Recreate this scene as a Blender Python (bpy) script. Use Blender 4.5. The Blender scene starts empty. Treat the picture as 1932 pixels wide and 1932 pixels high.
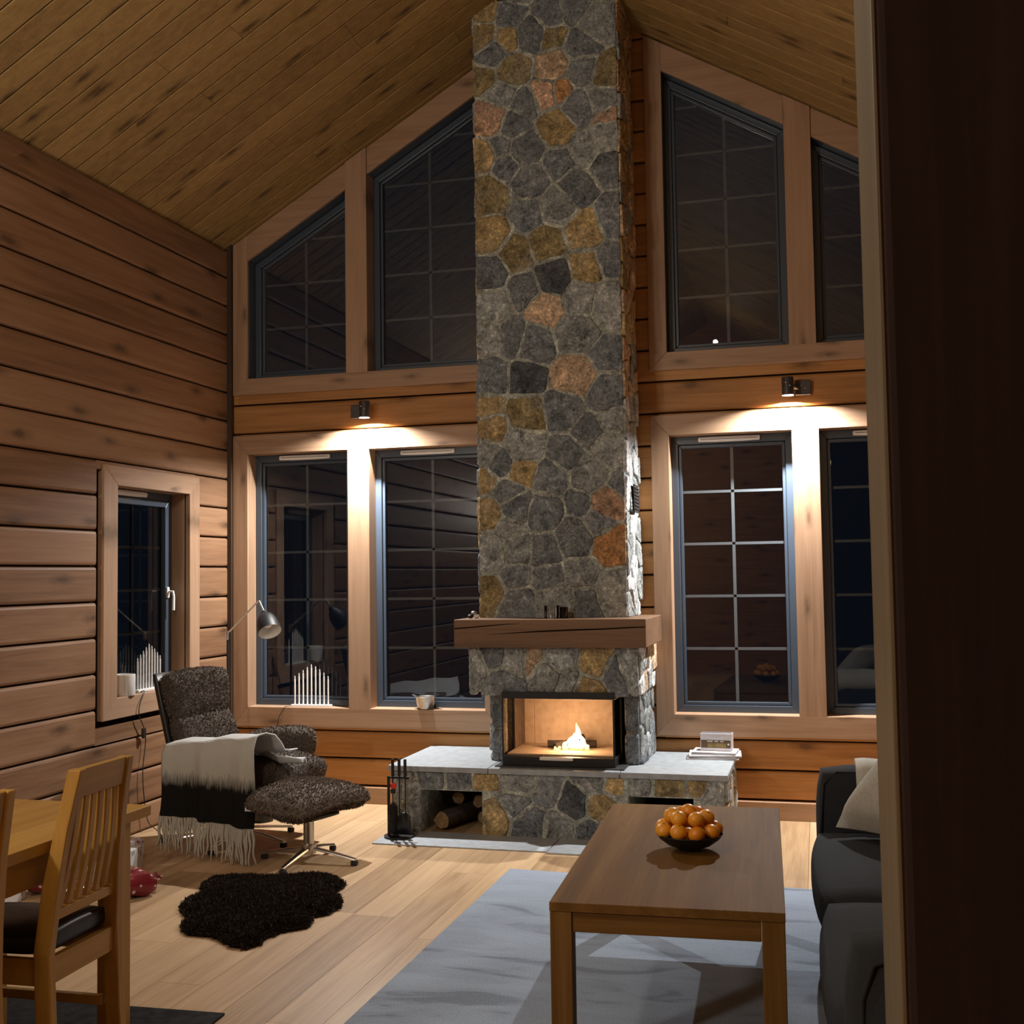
import bpy, bmesh, math, random
import numpy as np
from mathutils import Vector, Matrix

S = bpy.context.scene
COL = S.collection
PI = math.pi
R = random.Random(7)

# ------------------------------------------------------------------ camera, world, exposure, lights
cam_d = bpy.data.cameras.new('camera')
cam = bpy.data.objects.new('camera', cam_d)
COL.objects.link(cam)
CAMP = Vector((2.0444, -6.8739, 1.4444))
yaw, pitch, roll = -0.26103, 0.05487, -0.01429
fw = Vector((math.cos(pitch) * math.sin(yaw), math.cos(pitch) * math.cos(yaw), math.sin(pitch)))
rt = Vector((math.cos(yaw), -math.sin(yaw), 0))
up = rt.cross(fw)
r2 = rt * math.cos(roll) + up * math.sin(roll)
u2 = -rt * math.sin(roll) + up * math.cos(roll)
m = Matrix((r2, u2, -fw)).transposed().to_4x4()
m.translation = CAMP
cam.matrix_world = m
cam_d.sensor_width = 36.0
cam_d.lens = 2154.67 / 1932 * 36.0
cam_d.clip_start = 0.02
S.camera = cam

w = bpy.data.worlds.new('night')
S.world = w
w.use_nodes = True
w.node_tree.nodes['Background'].inputs['Color'].default_value = (0.02, 0.03, 0.05, 1)
w.node_tree.nodes['Background'].inputs['Strength'].default_value = 0.12

S.view_settings.view_transform = 'Standard'
S.view_settings.look = 'None'
S.view_settings.gamma = 1.0
S.view_settings.use_curve_mapping = False
S.view_settings.exposure = 0.0
S.cycles.use_denoising = True
S.cycles.max_bounces = 10
S.cycles.diffuse_bounces = 5
S.cycles.transparent_max_bounces = 12
S.cycles.caustics_reflective = False
S.cycles.caustics_refractive = False
S.cycles.sample_clamp_indirect = 4.0

LAMP_W = 78.0
LAMP_BEAM_W = 190.0
LAMP_COL = (1.0, 0.97, 0.94)
FIRE_W = 7.0


def point(name, loc, watt, col, rad=0.1):
    d = bpy.data.lights.new(name, 'POINT')
    d.energy = watt
    d.color = col
    d.shadow_soft_size = rad
    o = bpy.data.objects.new(name, d)
    o.location = loc
    COL.objects.link(o)
    return o


# unseen fill points added to light the room, plus the loft lamp
point('dining_fill_light', (-0.05, -5.3, 2.35), 9, (1.0, 0.80, 0.50), 0.14)  # unseen fill added above the dining table
point('kitchen_fill_light', (-1.2, -7.4, 2.35), 175, (1.0, 0.94, 0.84), 0.15)  # unseen fill standing in for kitchen ceiling lights
point('upper_fill_light', (0.0, -4.6, 3.2), 66, (1.0, 0.92, 0.78), 0.12)  # unseen fill added to lift upper wall, ceiling and chimney
point('side_fill_light', (2.08, -5.0, 2.55), 6, (1.0, 0.76, 0.42), 0.12)  # unseen fill added to light the chair backs from the right
point('loft_lamp_light', (0.854, -7.5, 4.38), 9, (1.0, 0.86, 0.64), 0.03)


def disk_light(name, loc, watt, col, size):
    d = bpy.data.lights.new(name, 'AREA')
    d.shape = 'DISK'
    d.size = size
    d.energy = watt
    d.color = col
    o = bpy.data.objects.new(name, d)
    o.location = loc
    COL.objects.link(o)
    return o


# ------------------------------------------------------------------ materials
def srgb(r, g, b):
    f = lambda c: (c / 255 / 12.92) if c / 255 <= 0.04045 else ((c / 255 + 0.055) / 1.055) ** 2.4
    return (f(r), f(g), f(b), 1)


def lin(c):
    return (c[0], c[1], c[2], 1)


class NT:
    def __init__(s, name):
        s.m = bpy.data.materials.new(name)
        s.m.use_nodes = True
        s.t = s.m.node_tree
        s.t.nodes.clear()
        s.out = s.n('ShaderNodeOutputMaterial')

    def n(s, kind, **kw):
        nd = s.t.nodes.new(kind)
        for k, v in kw.items():
            if k.startswith('i_'):
                nd.inputs[k[2:].replace('_', ' ')].default_value = v
            else:
                setattr(nd, k, v)
        return nd

    def l(s, a, b):
        s.t.links.new(a, b)

    def math(s, op, a, b=None):
        nd = s.n('ShaderNodeMath', operation=op)
        for i, x in enumerate((a, b)):
            if x is None:
                continue
            if isinstance(x, (int, float)):
                nd.inputs[i].default_value = x
            else:
                s.l(x, nd.inputs[i])
        return nd.outputs[0]

    def ramp(s, fac, stops):
        nd = s.n('ShaderNodeValToRGB')
        e = nd.color_ramp.elements
        while len(e) < len(stops):
            e.new(0.5)
        for el, (p, c) in zip(e, stops):
            el.position = p
            el.color = lin(c)
        s.l(fac, nd.inputs[0])
        return nd.outputs[0]

    def mix(s, fac, a, b, mode='MIX'):
        nd = s.n('ShaderNodeMix', data_type='RGBA', blend_type=mode)
        for sock, x in ((nd.inputs[0], fac), (nd.inputs[6], a), (nd.inputs[7], b)):
            if isinstance(x, (int, float)):
                sock.default_value = x
            elif isinstance(x, (tuple, list)):
                sock.default_value = lin(x)
            else:
                s.l(x, sock)
        return nd.outputs[2]

    def bsdf(s, col, rough=0.5, metal=0.0, bump=None, bstr=0.2, bdist=0.01, spec=0.5, **kw):
        b = s.n('ShaderNodeBsdfPrincipled')
        if isinstance(col, (tuple, list)):
            b.inputs['Base Color'].default_value = lin(col)
        else:
            s.l(col, b.inputs['Base Color'])
        if isinstance(rough, (int, float)):
            b.inputs['Roughness'].default_value = rough
        else:
            s.l(rough, b.inputs['Roughness'])
        b.inputs['Metallic'].default_value = metal
        b.inputs['Specular IOR Level'].default_value = spec
        for k, v in kw.items():
            b.inputs[k.replace('_', ' ')].default_value = v
        if bump is not None:
            bn = s.n('ShaderNodeBump')
            bn.inputs['Strength'].default_value = bstr
            bn.inputs['Distance'].default_value = bdist
            s.l(bump, bn.inputs['Height'])
            s.l(bn.outputs[0], b.inputs['Normal'])
        s.l(b.outputs[0], s.out.inputs[0])
        return b


def plain(name, col, rough=0.5, metal=0.0, spec=0.5, var=0.0, **kw):
    t = NT(name)
    if var:
        tc = t.n('ShaderNodeTexCoord')
        nz = t.n('ShaderNodeTexNoise')
        nz.inputs['Scale'].default_value = 25
        nz.inputs['Detail'].default_value = 4
        t.l(tc.outputs['Object'], nz.inputs['Vector'])
        c = t.ramp(nz.outputs[0], [(0.3, [x * (1 - var) for x in col]), (0.7, [min(1, x * (1 + var)) for x in col])])
        t.bsdf(c, rough, metal, spec=spec, bump=nz.outputs[0], bstr=0.15, bdist=0.003, **kw)
    else:
        t.bsdf(col, rough, metal, spec=spec, **kw)
    return t.m


def wood(name, dark, mid, light, axis='x', knot=0.35, kcol=None, rough=0.5, grain=1.0, ksize=1.0, tint=0.25, kamt=0.55, spec=0.35, naxis=None):
    """stained boards: long grain along the axis, growth streaks, knots and a tint per board"""
    t = NT(name)
    tc = t.n('ShaderNodeTexCoord')
    geo = t.n('ShaderNodeNewGeometry')
    oi = t.n('ShaderNodeObjectInfo')
    rnd = t.math('ADD', geo.outputs['Random Per Island'], oi.outputs['Random'])
    off = t.n('ShaderNodeCombineXYZ')
    for i, k in enumerate((37.0, 91.0, 53.0)):
        t.l(t.math('MULTIPLY', rnd, k), off.inputs[i])
    add = t.n('ShaderNodeVectorMath', operation='ADD')
    t.l(tc.outputs['Object'], add.inputs[0])
    t.l(off.outputs[0], add.inputs[1])
    ax = 'xyz'.index(axis)

    def mapped(along, across, flat=False):
        mp = t.n('ShaderNodeMapping')
        sc = [across] * 3
        sc[ax] = along
        if flat and naxis:
            sc['xyz'.index(naxis)] = 0.0
        mp.inputs['Scale'].default_value = sc
        t.l(add.outputs[0], mp.inputs['Vector'])
        return mp.outputs[0]

    g1 = t.n('ShaderNodeTexNoise')
    g1.inputs['Scale'].default_value = 1.0
    g1.inputs['Detail'].default_value = 6
    g1.inputs['Roughness'].default_value = 0.6
    g1.inputs['Distortion'].default_value = 0.4
    t.l(mapped(1.3 * grain, 26 * grain), g1.inputs['Vector'])
    g2 = t.n('ShaderNodeTexNoise')
    g2.inputs['Scale'].default_value = 1.0
    g2.inputs['Detail'].default_value = 3
    t.l(mapped(4, 130), g2.inputs['Vector'])
    g3 = t.n('ShaderNodeTexNoise')
    g3.inputs['Scale'].default_value = 1.0
    g3.inputs['Detail'].default_value = 2
    t.l(mapped(0.9, 2.2), g3.inputs['Vector'])
    mixf = t.math('ADD', t.math('MULTIPLY', g1.outputs[0], 0.60), t.math('ADD', t.math('MULTIPLY', g2.outputs[0], 0.17), t.math('MULTIPLY', g3.outputs[0], 0.23)))
    mixf = t.math('ADD', mixf, t.math('MULTIPLY', t.math('SUBTRACT', t.math('FRACT', t.math('MULTIPLY', rnd, 7.31)), 0.5), tint * 0.6))
    col = t.ramp(mixf, [(0.30, dark), (0.50, mid), (0.70, light)])
    vo = t.n('ShaderNodeTexVoronoi')
    vo.inputs['Scale'].default_value = 1.0
    vo.inputs['Randomness'].default_value = 1.0
    vo.voronoi_dimensions = '2D'
    vsep = t.n('ShaderNodeSeparateXYZ')
    vcmb = t.n('ShaderNodeCombineXYZ')
    t.l(mapped(2.2 / ksize, 7.0 / ksize), vsep.inputs[0])
    cross = [i for i in range(3) if i != ax and 'xyz'[i] != (naxis or '-')][0]
    t.l(vsep.outputs[ax], vcmb.inputs[0])
    t.l(vsep.outputs[cross], vcmb.inputs[1])
    t.l(vcmb.outputs[0], vo.inputs['Vector'])
    wob = t.n('ShaderNodeTexNoise')
    wob.inputs['Scale'].default_value = 1.0
    t.l(mapped(18, 30), wob.inputs['Vector'])
    sep = t.n('ShaderNodeSeparateColor')
    t.l(vo.outputs['Color'], sep.inputs[0])
    have = t.math('LESS_THAN', sep.outputs[0], kamt)
    dist = t.math('ADD', vo.outputs['Distance'], t.math('MULTIPLY', t.math('SUBTRACT', wob.outputs[0], 0.5), 0.12))
    kmask = t.ramp(dist, [(0.04, (1, 1, 1)), (0.10, (0.5, 0.5, 0.5)), (0.21, (0, 0, 0))])
    kf = t.math('MULTIPLY', t.math('MULTIPLY', kmask, have), min(1.0, knot * 2.2))
    kc = kcol or [c * 0.30 for c in dark]
    col = t.mix(kf, col, kc)
    t.bsdf(col, rough, bump=g1.outputs[0], bstr=0.12, bdist=0.004, spec=spec)
    return t.m


# stained log walls / trims, golden pine ceiling, oak floor, teak tables
WB = ((0.165, 0.085, 0.043), (0.265, 0.145, 0.078), (0.350, 0.205, 0.118))
TB = ((0.275, 0.162, 0.094), (0.380, 0.240, 0.150), (0.450, 0.295, 0.192))
CB = ((0.205, 0.122, 0.042), (0.305, 0.194, 0.070), (0.395, 0.258, 0.100))
FB = ((0.310, 0.195, 0.102), (0.480, 0.320, 0.178), (0.600, 0.420, 0.245))
M = {}
M['log_y'] = wood('stained_log_y', *WB, axis='y', knot=0.34, ksize=1.3, rough=0.55, tint=0.35, naxis='x', kamt=0.6)
M['log_x'] = wood('stained_lit_log_x', (0.290, 0.128, 0.036), (0.430, 0.205, 0.066), (0.530, 0.280, 0.100), axis='x', knot=0.34, ksize=1.3, rough=0.55, tint=0.35, naxis='y', kamt=0.6)  # more orange than the side walls: lamp spill and floor bounce in the colour
M['trim_x'] = wood('stained_trim_x', *TB, axis='x', knot=0.30, ksize=1.0, rough=0.5, kamt=0.30, naxis='y')
M['trim_y'] = wood('stained_trim_y', *TB, axis='y', knot=0.30, ksize=1.0, rough=0.5, kamt=0.30, naxis='x')
M['trim_z'] = wood('stained_trim_z', *TB, axis='z', knot=0.30, ksize=1.0, rough=0.5, kamt=0.30, naxis='y')
M['ceil'] = wood('pine_ceiling', *CB, axis='x', knot=0.38, ksize=1.15, rough=0.6, tint=0.30, kamt=0.62, kcol=(0.050, 0.024, 0.008), naxis='z')
M['floor'] = wood('oak_floor', *FB, axis='y', knot=0.22, ksize=1.3, rough=0.42, tint=0.45, kamt=0.08, naxis='z')
TE = ((0.080, 0.036, 0.007), (0.148, 0.072, 0.016), (0.225, 0.122, 0.036))
M['teak_y'] = wood('teak_y', *TE, axis='y', knot=0.0, rough=0.65, grain=0.55, spec=0.14, tint=0.1)
M['teak_x'] = wood('teak_x', *TE, axis='x', knot=0.0, rough=0.65, grain=0.55, spec=0.14, tint=0.1)
M['teak_z'] = wood('teak_z', *TE, axis='z', knot=0.0, rough=0.65, grain=0.55, spec=0.14, tint=0.1)
OK = ((0.300, 0.152, 0.026), (0.400, 0.215, 0.040), (0.480, 0.275, 0.062))
M['oak_z'] = wood('golden_oak_z', *OK, axis='z', knot=0.0, rough=0.38, grain=0.7)
M['oak_y'] = wood('golden_oak_y', *OK, axis='y', knot=0.0, rough=0.38, grain=0.7)
M['oak_x'] = wood('golden_oak_x', *OK, axis='x', knot=0.0, rough=0.38, grain=0.7)
BM_ = ((0.080, 0.042, 0.021), (0.140, 0.076, 0.040), (0.210, 0.120, 0.065))
M['beam'] = wood('old_beam', *BM_, axis='x', knot=0.35, ksize=1.2, rough=0.6, grain=0.6)
M['batten'] = wood('dark_batten', (0.03, 0.015, 0.008), (0.05, 0.026, 0.014), (0.07, 0.037, 0.02), axis='z', knot=0.1, rough=0.6)
M['post'] = wood('shaded_post', (0.017, 0.011, 0.010), (0.026, 0.016, 0.014), (0.038, 0.024, 0.020), axis='z', knot=0.3, rough=0.8, kcol=(0.01, 0.006, 0.004), spec=0.1)  # near-black colour holds the shade of the side facing the camera
M['post_edge'] = wood('lit_post_edge', (0.060, 0.041, 0.016), (0.088, 0.062, 0.026), (0.110, 0.080, 0.036), axis='z', knot=0.2, rough=0.6)  # paler colour holds the light on the side facing the room
M['gap'] = plain('dark_gap', (0.012, 0.007, 0.004), 0.9, spec=0.1)
M['frame'] = plain('charcoal_frame', (0.050, 0.068, 0.095), 0.30)
M['white'] = plain('white_paint', (0.80, 0.79, 0.77), 0.45)
M['muntin'] = plain('grey_muntin', (0.12, 0.135, 0.15), 0.4)
M['chrome'] = plain('brushed_steel', (0.62, 0.60, 0.56), 0.25, 1.0)
M['satin'] = plain('satin_nickel', (0.72, 0.70, 0.67), 0.4, 0.0)
M['black'] = plain('black_metal', (0.012, 0.012, 0.013), 0.48, spec=0.35)
M['shadeblack'] = plain('black_lacquer', (0.008, 0.008, 0.009), 0.5, spec=0.25)
M['blackmat'] = plain('black_matt', (0.010, 0.010, 0.010), 0.8)
M['iron'] = plain('dark_iron', (0.030, 0.028, 0.027), 0.5, 0.6)
M['lampmetal'] = plain('bronze_grey_metal', (0.060, 0.052, 0.050), 0.45, 0.3)
M['red'] = plain('red_plastic', (0.65, 0.03, 0.02), 0.35)
M['leather'] = plain('black_leather', (0.010, 0.010, 0.011), 0.38, var=0.3)
M['rubber'] = plain('rubber', (0.012, 0.012, 0.012), 0.7)


def glass_mat(name, ior=1.9, tint=(0.93, 0.96, 0.97), grime=0.0):
    t = NT(name)
    tr = t.n('ShaderNodeBsdfTransparent')
    tr.inputs[0].default_value = lin(tint)
    gl = t.n('ShaderNodeBsdfGlossy')
    gl.inputs['Roughness'].default_value = 0.0
    fr = t.n('ShaderNodeFresnel')
    fr.inputs[0].default_value = ior
    mx = t.n('ShaderNodeMixShader')
    t.l(fr.outputs[0], mx.inputs[0])
    t.l(tr.outputs[0], mx.inputs[1])
    t.l(gl.outputs[0], mx.inputs[2])
    t.l(mx.outputs[0], t.out.inputs[0])
    return t.m


M['glass'] = glass_mat('window_glass', 1.85)
M['clear'] = glass_mat('clear_glass', 1.6)
M['sideglass'] = glass_mat('stove_side_glass', 1.08, (0.80, 0.74, 0.66))
M['fireglass'] = glass_mat('stove_glass', 1.45, (0.90, 0.86, 0.80))


def emit(name, col, st):
    t = NT(name)
    e = t.n('ShaderNodeEmission')
    e.inputs[0].default_value = lin(col)
    e.inputs[1].default_value = st
    t.l(e.outputs[0], t.out.inputs[0])
    return t.m


M['lens'] = emit('lamp_lens', (1.0, 0.95, 0.86), 14)


def stone_mat(name, bump=0.55):
    t = NT(name)
    at = t.n('ShaderNodeAttribute')
    at.attribute_name = 'Col'
    tc = t.n('ShaderNodeTexCoord')
    geo = t.n('ShaderNodeNewGeometry')
    off = t.n('ShaderNodeCombineXYZ')
    for i, k in enumerate((17.0, 31.0, 23.0)):
        t.l(t.math('MULTIPLY', geo.outputs['Random Per Island'], k), off.inputs[i])
    add = t.n('ShaderNodeVectorMath', operation='ADD')
    t.l(tc.outputs['Object'], add.inputs[0])
    t.l(off.outputs[0], add.inputs[1])

    def nz(scale, detail, rough, dist):
        n = t.n('ShaderNodeTexNoise')
        n.inputs['Scale'].default_value = scale
        n.inputs['Detail'].default_value = detail
        n.inputs['Roughness'].default_value = rough
        n.inputs['Distortion'].default_value = dist
        t.l(add.outputs[0], n.inputs['Vector'])
        return n.outputs[0]

    n1, n2, n3, n4, n5 = nz(11, 8, 0.7, 1.0), nz(60, 6, 0.75, 0.3), nz(13, 4, 0.6, 2.6), nz(5, 3, 0.5, 0.5), nz(26, 3, 0.6, 1.5)
    f = t.math('ADD', t.math('MULTIPLY', n1, 0.5), t.math('MULTIPLY', n2, 0.5))
    val = t.ramp(f, [(0.38, (0.22, 0.22, 0.23)), (0.48, (0.82, 0.82, 0.82)), (0.55, (1.28, 1.27, 1.24)), (0.63, (2.6, 2.54, 2.42))])
    c = t.mix(1.0, at.outputs['Color'], val, 'MULTIPLY')

    def vein(n, wd, amt):
        a = t.math('ABSOLUTE', t.math('SUBTRACT', n, 0.5))
        v = t.ramp(a, [(0.0, (1, 1, 1)), (wd, (0, 0, 0))])
        g = t.ramp(n4, [(0.46, (0, 0, 0)), (0.60, (1, 1, 1))])
        return t.math('MULTIPLY', t.math('MULTIPLY', v, g), t.math('MULTIPLY', at.outputs['Alpha'], amt))

    c = t.mix(vein(n3, 0.022, 0.85), c, (0.46, 0.47, 0.44))
    c = t.mix(vein(n5, 0.026, 0.6), c, (0.42, 0.43, 0.41))
    h = t.math('ADD', n1, t.math('MULTIPLY', n2, 0.45))
    t.bsdf(c, 0.78, bump=h, bstr=bump, bdist=0.022, spec=0.25)
    return t.m


M['stone'] = stone_mat('field_stone')
M['slab'] = plain('grey_slate_slab', (0.29, 0.32, 0.345), 0.55, var=0.14)
M['slate'] = plain('dark_slate', (0.38, 0.415, 0.45), 0.5, var=0.12)
M['slate_dark'] = plain('black_slate', (0.03, 0.031, 0.033), 0.5, var=0.2)
M['vermiculite'] = plain('vermiculite_lining', (0.60, 0.45, 0.33), 0.8, var=0.12)


def fur_mat(name, dark, light, rough=0.8):
    t = NT(name)
    geo = t.n('ShaderNodeNewGeometry')
    c = t.ramp(geo.outputs['Random Per Island'], [(0.0, dark), (0.55, [(a + b) / 2 for a, b in zip(dark, light)]), (1.0, light)])
    t.bsdf(c, rough, spec=0.25)
    return t.m


M['boucle'] = fur_mat('brown_sheepskin_upholstery', (0.030, 0.023, 0.019), (0.250, 0.200, 0.165))
M['pelt'] = fur_mat('dark_pelt', (0.006, 0.004, 0.003), (0.040, 0.027, 0.019))


def rug_mat():
    t = NT('grey_rug')
    tc = t.n('ShaderNodeTexCoord')
    n1 = t.n('ShaderNodeTexNoise')
    n1.inputs['Scale'].default_value = 2.6
    n1.inputs['Detail'].default_value = 5
    n1.inputs['Distortion'].default_value = 1.0
    mp = t.n('ShaderNodeMapping')
    mp.inputs['Scale'].default_value = (0.8, 2.4, 1)
    t.l(tc.outputs['Object'], mp.inputs[0])
    t.l(mp.outputs[0], n1.inputs['Vector'])
    n2 = t.n('ShaderNodeTexNoise')
    n2.inputs['Scale'].default_value = 160
    n2.inputs['Detail'].default_value = 3
    t.l(tc.outputs['Object'], n2.inputs['Vector'])
    c = t.ramp(n1.outputs[0], [(0.34, (0.10, 0.135, 0.185)), (0.42, (0.235, 0.295, 0.385)), (0.7, (0.30, 0.375, 0.48))])
    c = t.mix(0.35, c, t.ramp(n2.outputs[0], [(0.3, (0.13, 0.160, 0.205)), (0.7, (0.41, 0.49, 0.60))]))
    h = t.math('ADD', n1.outputs[0], t.math('MULTIPLY', n2.outputs[0], 0.1))
    t.bsdf(c, 0.95, bump=h, bstr=0.35, bdist=0.03, spec=0.1, Sheen_Weight=0.2)
    return t.m


M['rug'] = rug_mat()
M['darkrug'] = plain('charcoal_rug', (0.030, 0.031, 0.033), 0.95, var=0.4, spec=0.1)


def fabric(name, col, sc=220, var=0.18, rough=0.9):
    t = NT(name)
    tc = t.n('ShaderNodeTexCoord')
    n = t.n('ShaderNodeTexNoise')
    n.inputs['Scale'].default_value = sc
    n.inputs['Detail'].default_value = 3
    t.l(tc.outputs['Object'], n.inputs['Vector'])
    n2 = t.n('ShaderNodeTexNoise')
    n2.inputs['Scale'].default_value = 6
    n2.inputs['Detail'].default_value = 4
    t.l(tc.outputs['Object'], n2.inputs['Vector'])
    f = t.math('ADD', t.math('MULTIPLY', n.outputs[0], 0.5), t.math('MULTIPLY', n2.outputs[0], 0.5))
    c = t.ramp(f, [(0.3, [x * (1 - var) for x in col]), (0.7, [x * (1 + var) for x in col])])
    t.bsdf(c, rough, bump=f, bstr=0.25, bdist=0.006, spec=0.15)
    return t.m


M['sofa'] = fabric('charcoal_sofa_fabric', (0.022, 0.0245, 0.028))
M['sofapipe'] = fabric('dark_piping', (0.022, 0.023, 0.024))
M['throw'] = fabric('cream_throw', (0.46, 0.45, 0.40), 120)
M['pillow'] = fabric('beige_velvet', (0.34, 0.32, 0.27), 90)
M['orange'] = None


def orange_mat():
    t = NT('mandarin_peel')
    tc = t.n('ShaderNodeTexCoord')
    oi = t.n('ShaderNodeObjectInfo')
    n = t.n('ShaderNodeTexNoise')
    n.inputs['Scale'].default_value = 260
    t.l(tc.outputs['Object'], n.inputs['Vector'])
    c = t.ramp(oi.outputs['Random'], [(0.0, (0.68, 0.24, 0.012)), (1.0, (0.80, 0.38, 0.035))])
    t.bsdf(c, 0.36, bump=n.outputs[0], bstr=0.25, bdist=0.002, spec=0.5)
    return t.m


M['orange'] = orange_mat()
M['calyx'] = plain('green_calyx', (0.10, 0.14, 0.03), 0.7)


def blanket_mat():
    """woven white wool with a soft-edged black band at a fixed length along the cloth (attribute v)"""
    t = NT('white_black_wool')
    at = t.n('ShaderNodeAttribute')
    at.attribute_name = 'Col'
    tc = t.n('ShaderNodeTexCoord')
    n = t.n('ShaderNodeTexNoise')
    n.inputs['Scale'].default_value = 1
    n.inputs['Detail'].default_value = 4
    mp = t.n('ShaderNodeMapping')
    mp.inputs['Scale'].default_value = (120, 120, 12)
    t.l(tc.outputs['Object'], mp.inputs[0])
    t.l(mp.outputs[0], n.inputs['Vector'])
    sep = t.n('ShaderNodeSeparateColor')
    t.l(at.outputs['Color'], sep.inputs[0])
    v = t.math('ADD', sep.outputs[0], t.math('MULTIPLY', t.math('SUBTRACT', n.outputs[0], 0.5), 0.10))
    c = t.ramp(v, [(0.0, (0.50, 0.52, 0.55)), (0.30, (0.50, 0.50, 0.48)), (0.50, (0.42, 0.41, 0.36)), (0.575, (0.012, 0.011, 0.010)), (1.0, (0.010, 0.010, 0.009))])
    t.bsdf(c, 0.95, bump=n.outputs[0], bstr=0.4, bdist=0.006, spec=0.1)
    return t.m


M['blanket'] = blanket_mat()
M['fringe'] = fabric('wool_fringe', (0.44, 0.42, 0.36), 150)


def wrap_mat(name, base, spot, scale, thr, rough, stretch=(1, 1, 1)):
    t = NT(name)
    tc = t.n('ShaderNodeTexCoord')
    mp = t.n('ShaderNodeMapping')
    mp.inputs['Scale'].default_value = stretch
    t.l(tc.outputs['Object'], mp.inputs[0])
    v = t.n('ShaderNodeTexVoronoi')
    v.inputs['Scale'].default_value = scale
    t.l(mp.outputs[0], v.inputs['Vector'])
    f = t.ramp(v.outputs['Distance'], [(thr, (1, 1, 1)), (thr + 0.05, (0, 0, 0))])
    c = t.mix(f, base, spot)
    t.bsdf(c, rough, spec=0.5)
    return t.m


M['redwrap'] = wrap_mat('red_dotted_foil', (0.17, 0.016, 0.024), (0.60, 0.48, 0.46), 30, 0.22, 0.20)
M['treewrap'] = wrap_mat('white_wrap_with_dark_strokes', (0.62, 0.61, 0.60), (0.06, 0.06, 0.07), 60, 0.22, 0.45, (1, 1, 0.28))
M['pinkwrap'] = wrap_mat('white_wrap_with_pink_rings', (0.66, 0.60, 0.62), (0.30, 0.04, 0.10), 40, 0.24, 0.4)
M['paper'] = fabric('paper', (0.62, 0.60, 0.62), 60, 0.12, 0.7)
M['paperdark'] = plain('dark_print', (0.10, 0.09, 0.10), 0.5)
M['browncard'] = plain('brown_print', (0.10, 0.065, 0.025), 0.5)
M['bark'] = plain('bark', (0.055, 0.043, 0.035), 0.9, var=0.5)
M['cutwood'] = plain('cut_wood', (0.24, 0.145, 0.065), 0.8, var=0.4)
M['darkpanel'] = plain('dark_side_panel', (0.10, 0.070, 0.052), 0.6, var=0.3)  # dark brown sheet in place of side glass that looks dark
M['char'] = plain('charred_wood', (0.02, 0.014, 0.011), 0.95, var=0.5)
M['cord'] = plain('black_cord', (0.015, 0.013, 0.012), 0.5)
M['tin'] = plain('dull_tin', (0.42, 0.40, 0.38), 0.32, 0.9, var=0.2)


# ------------------------------------------------------------------ mesh helpers
ORG = {}


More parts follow.
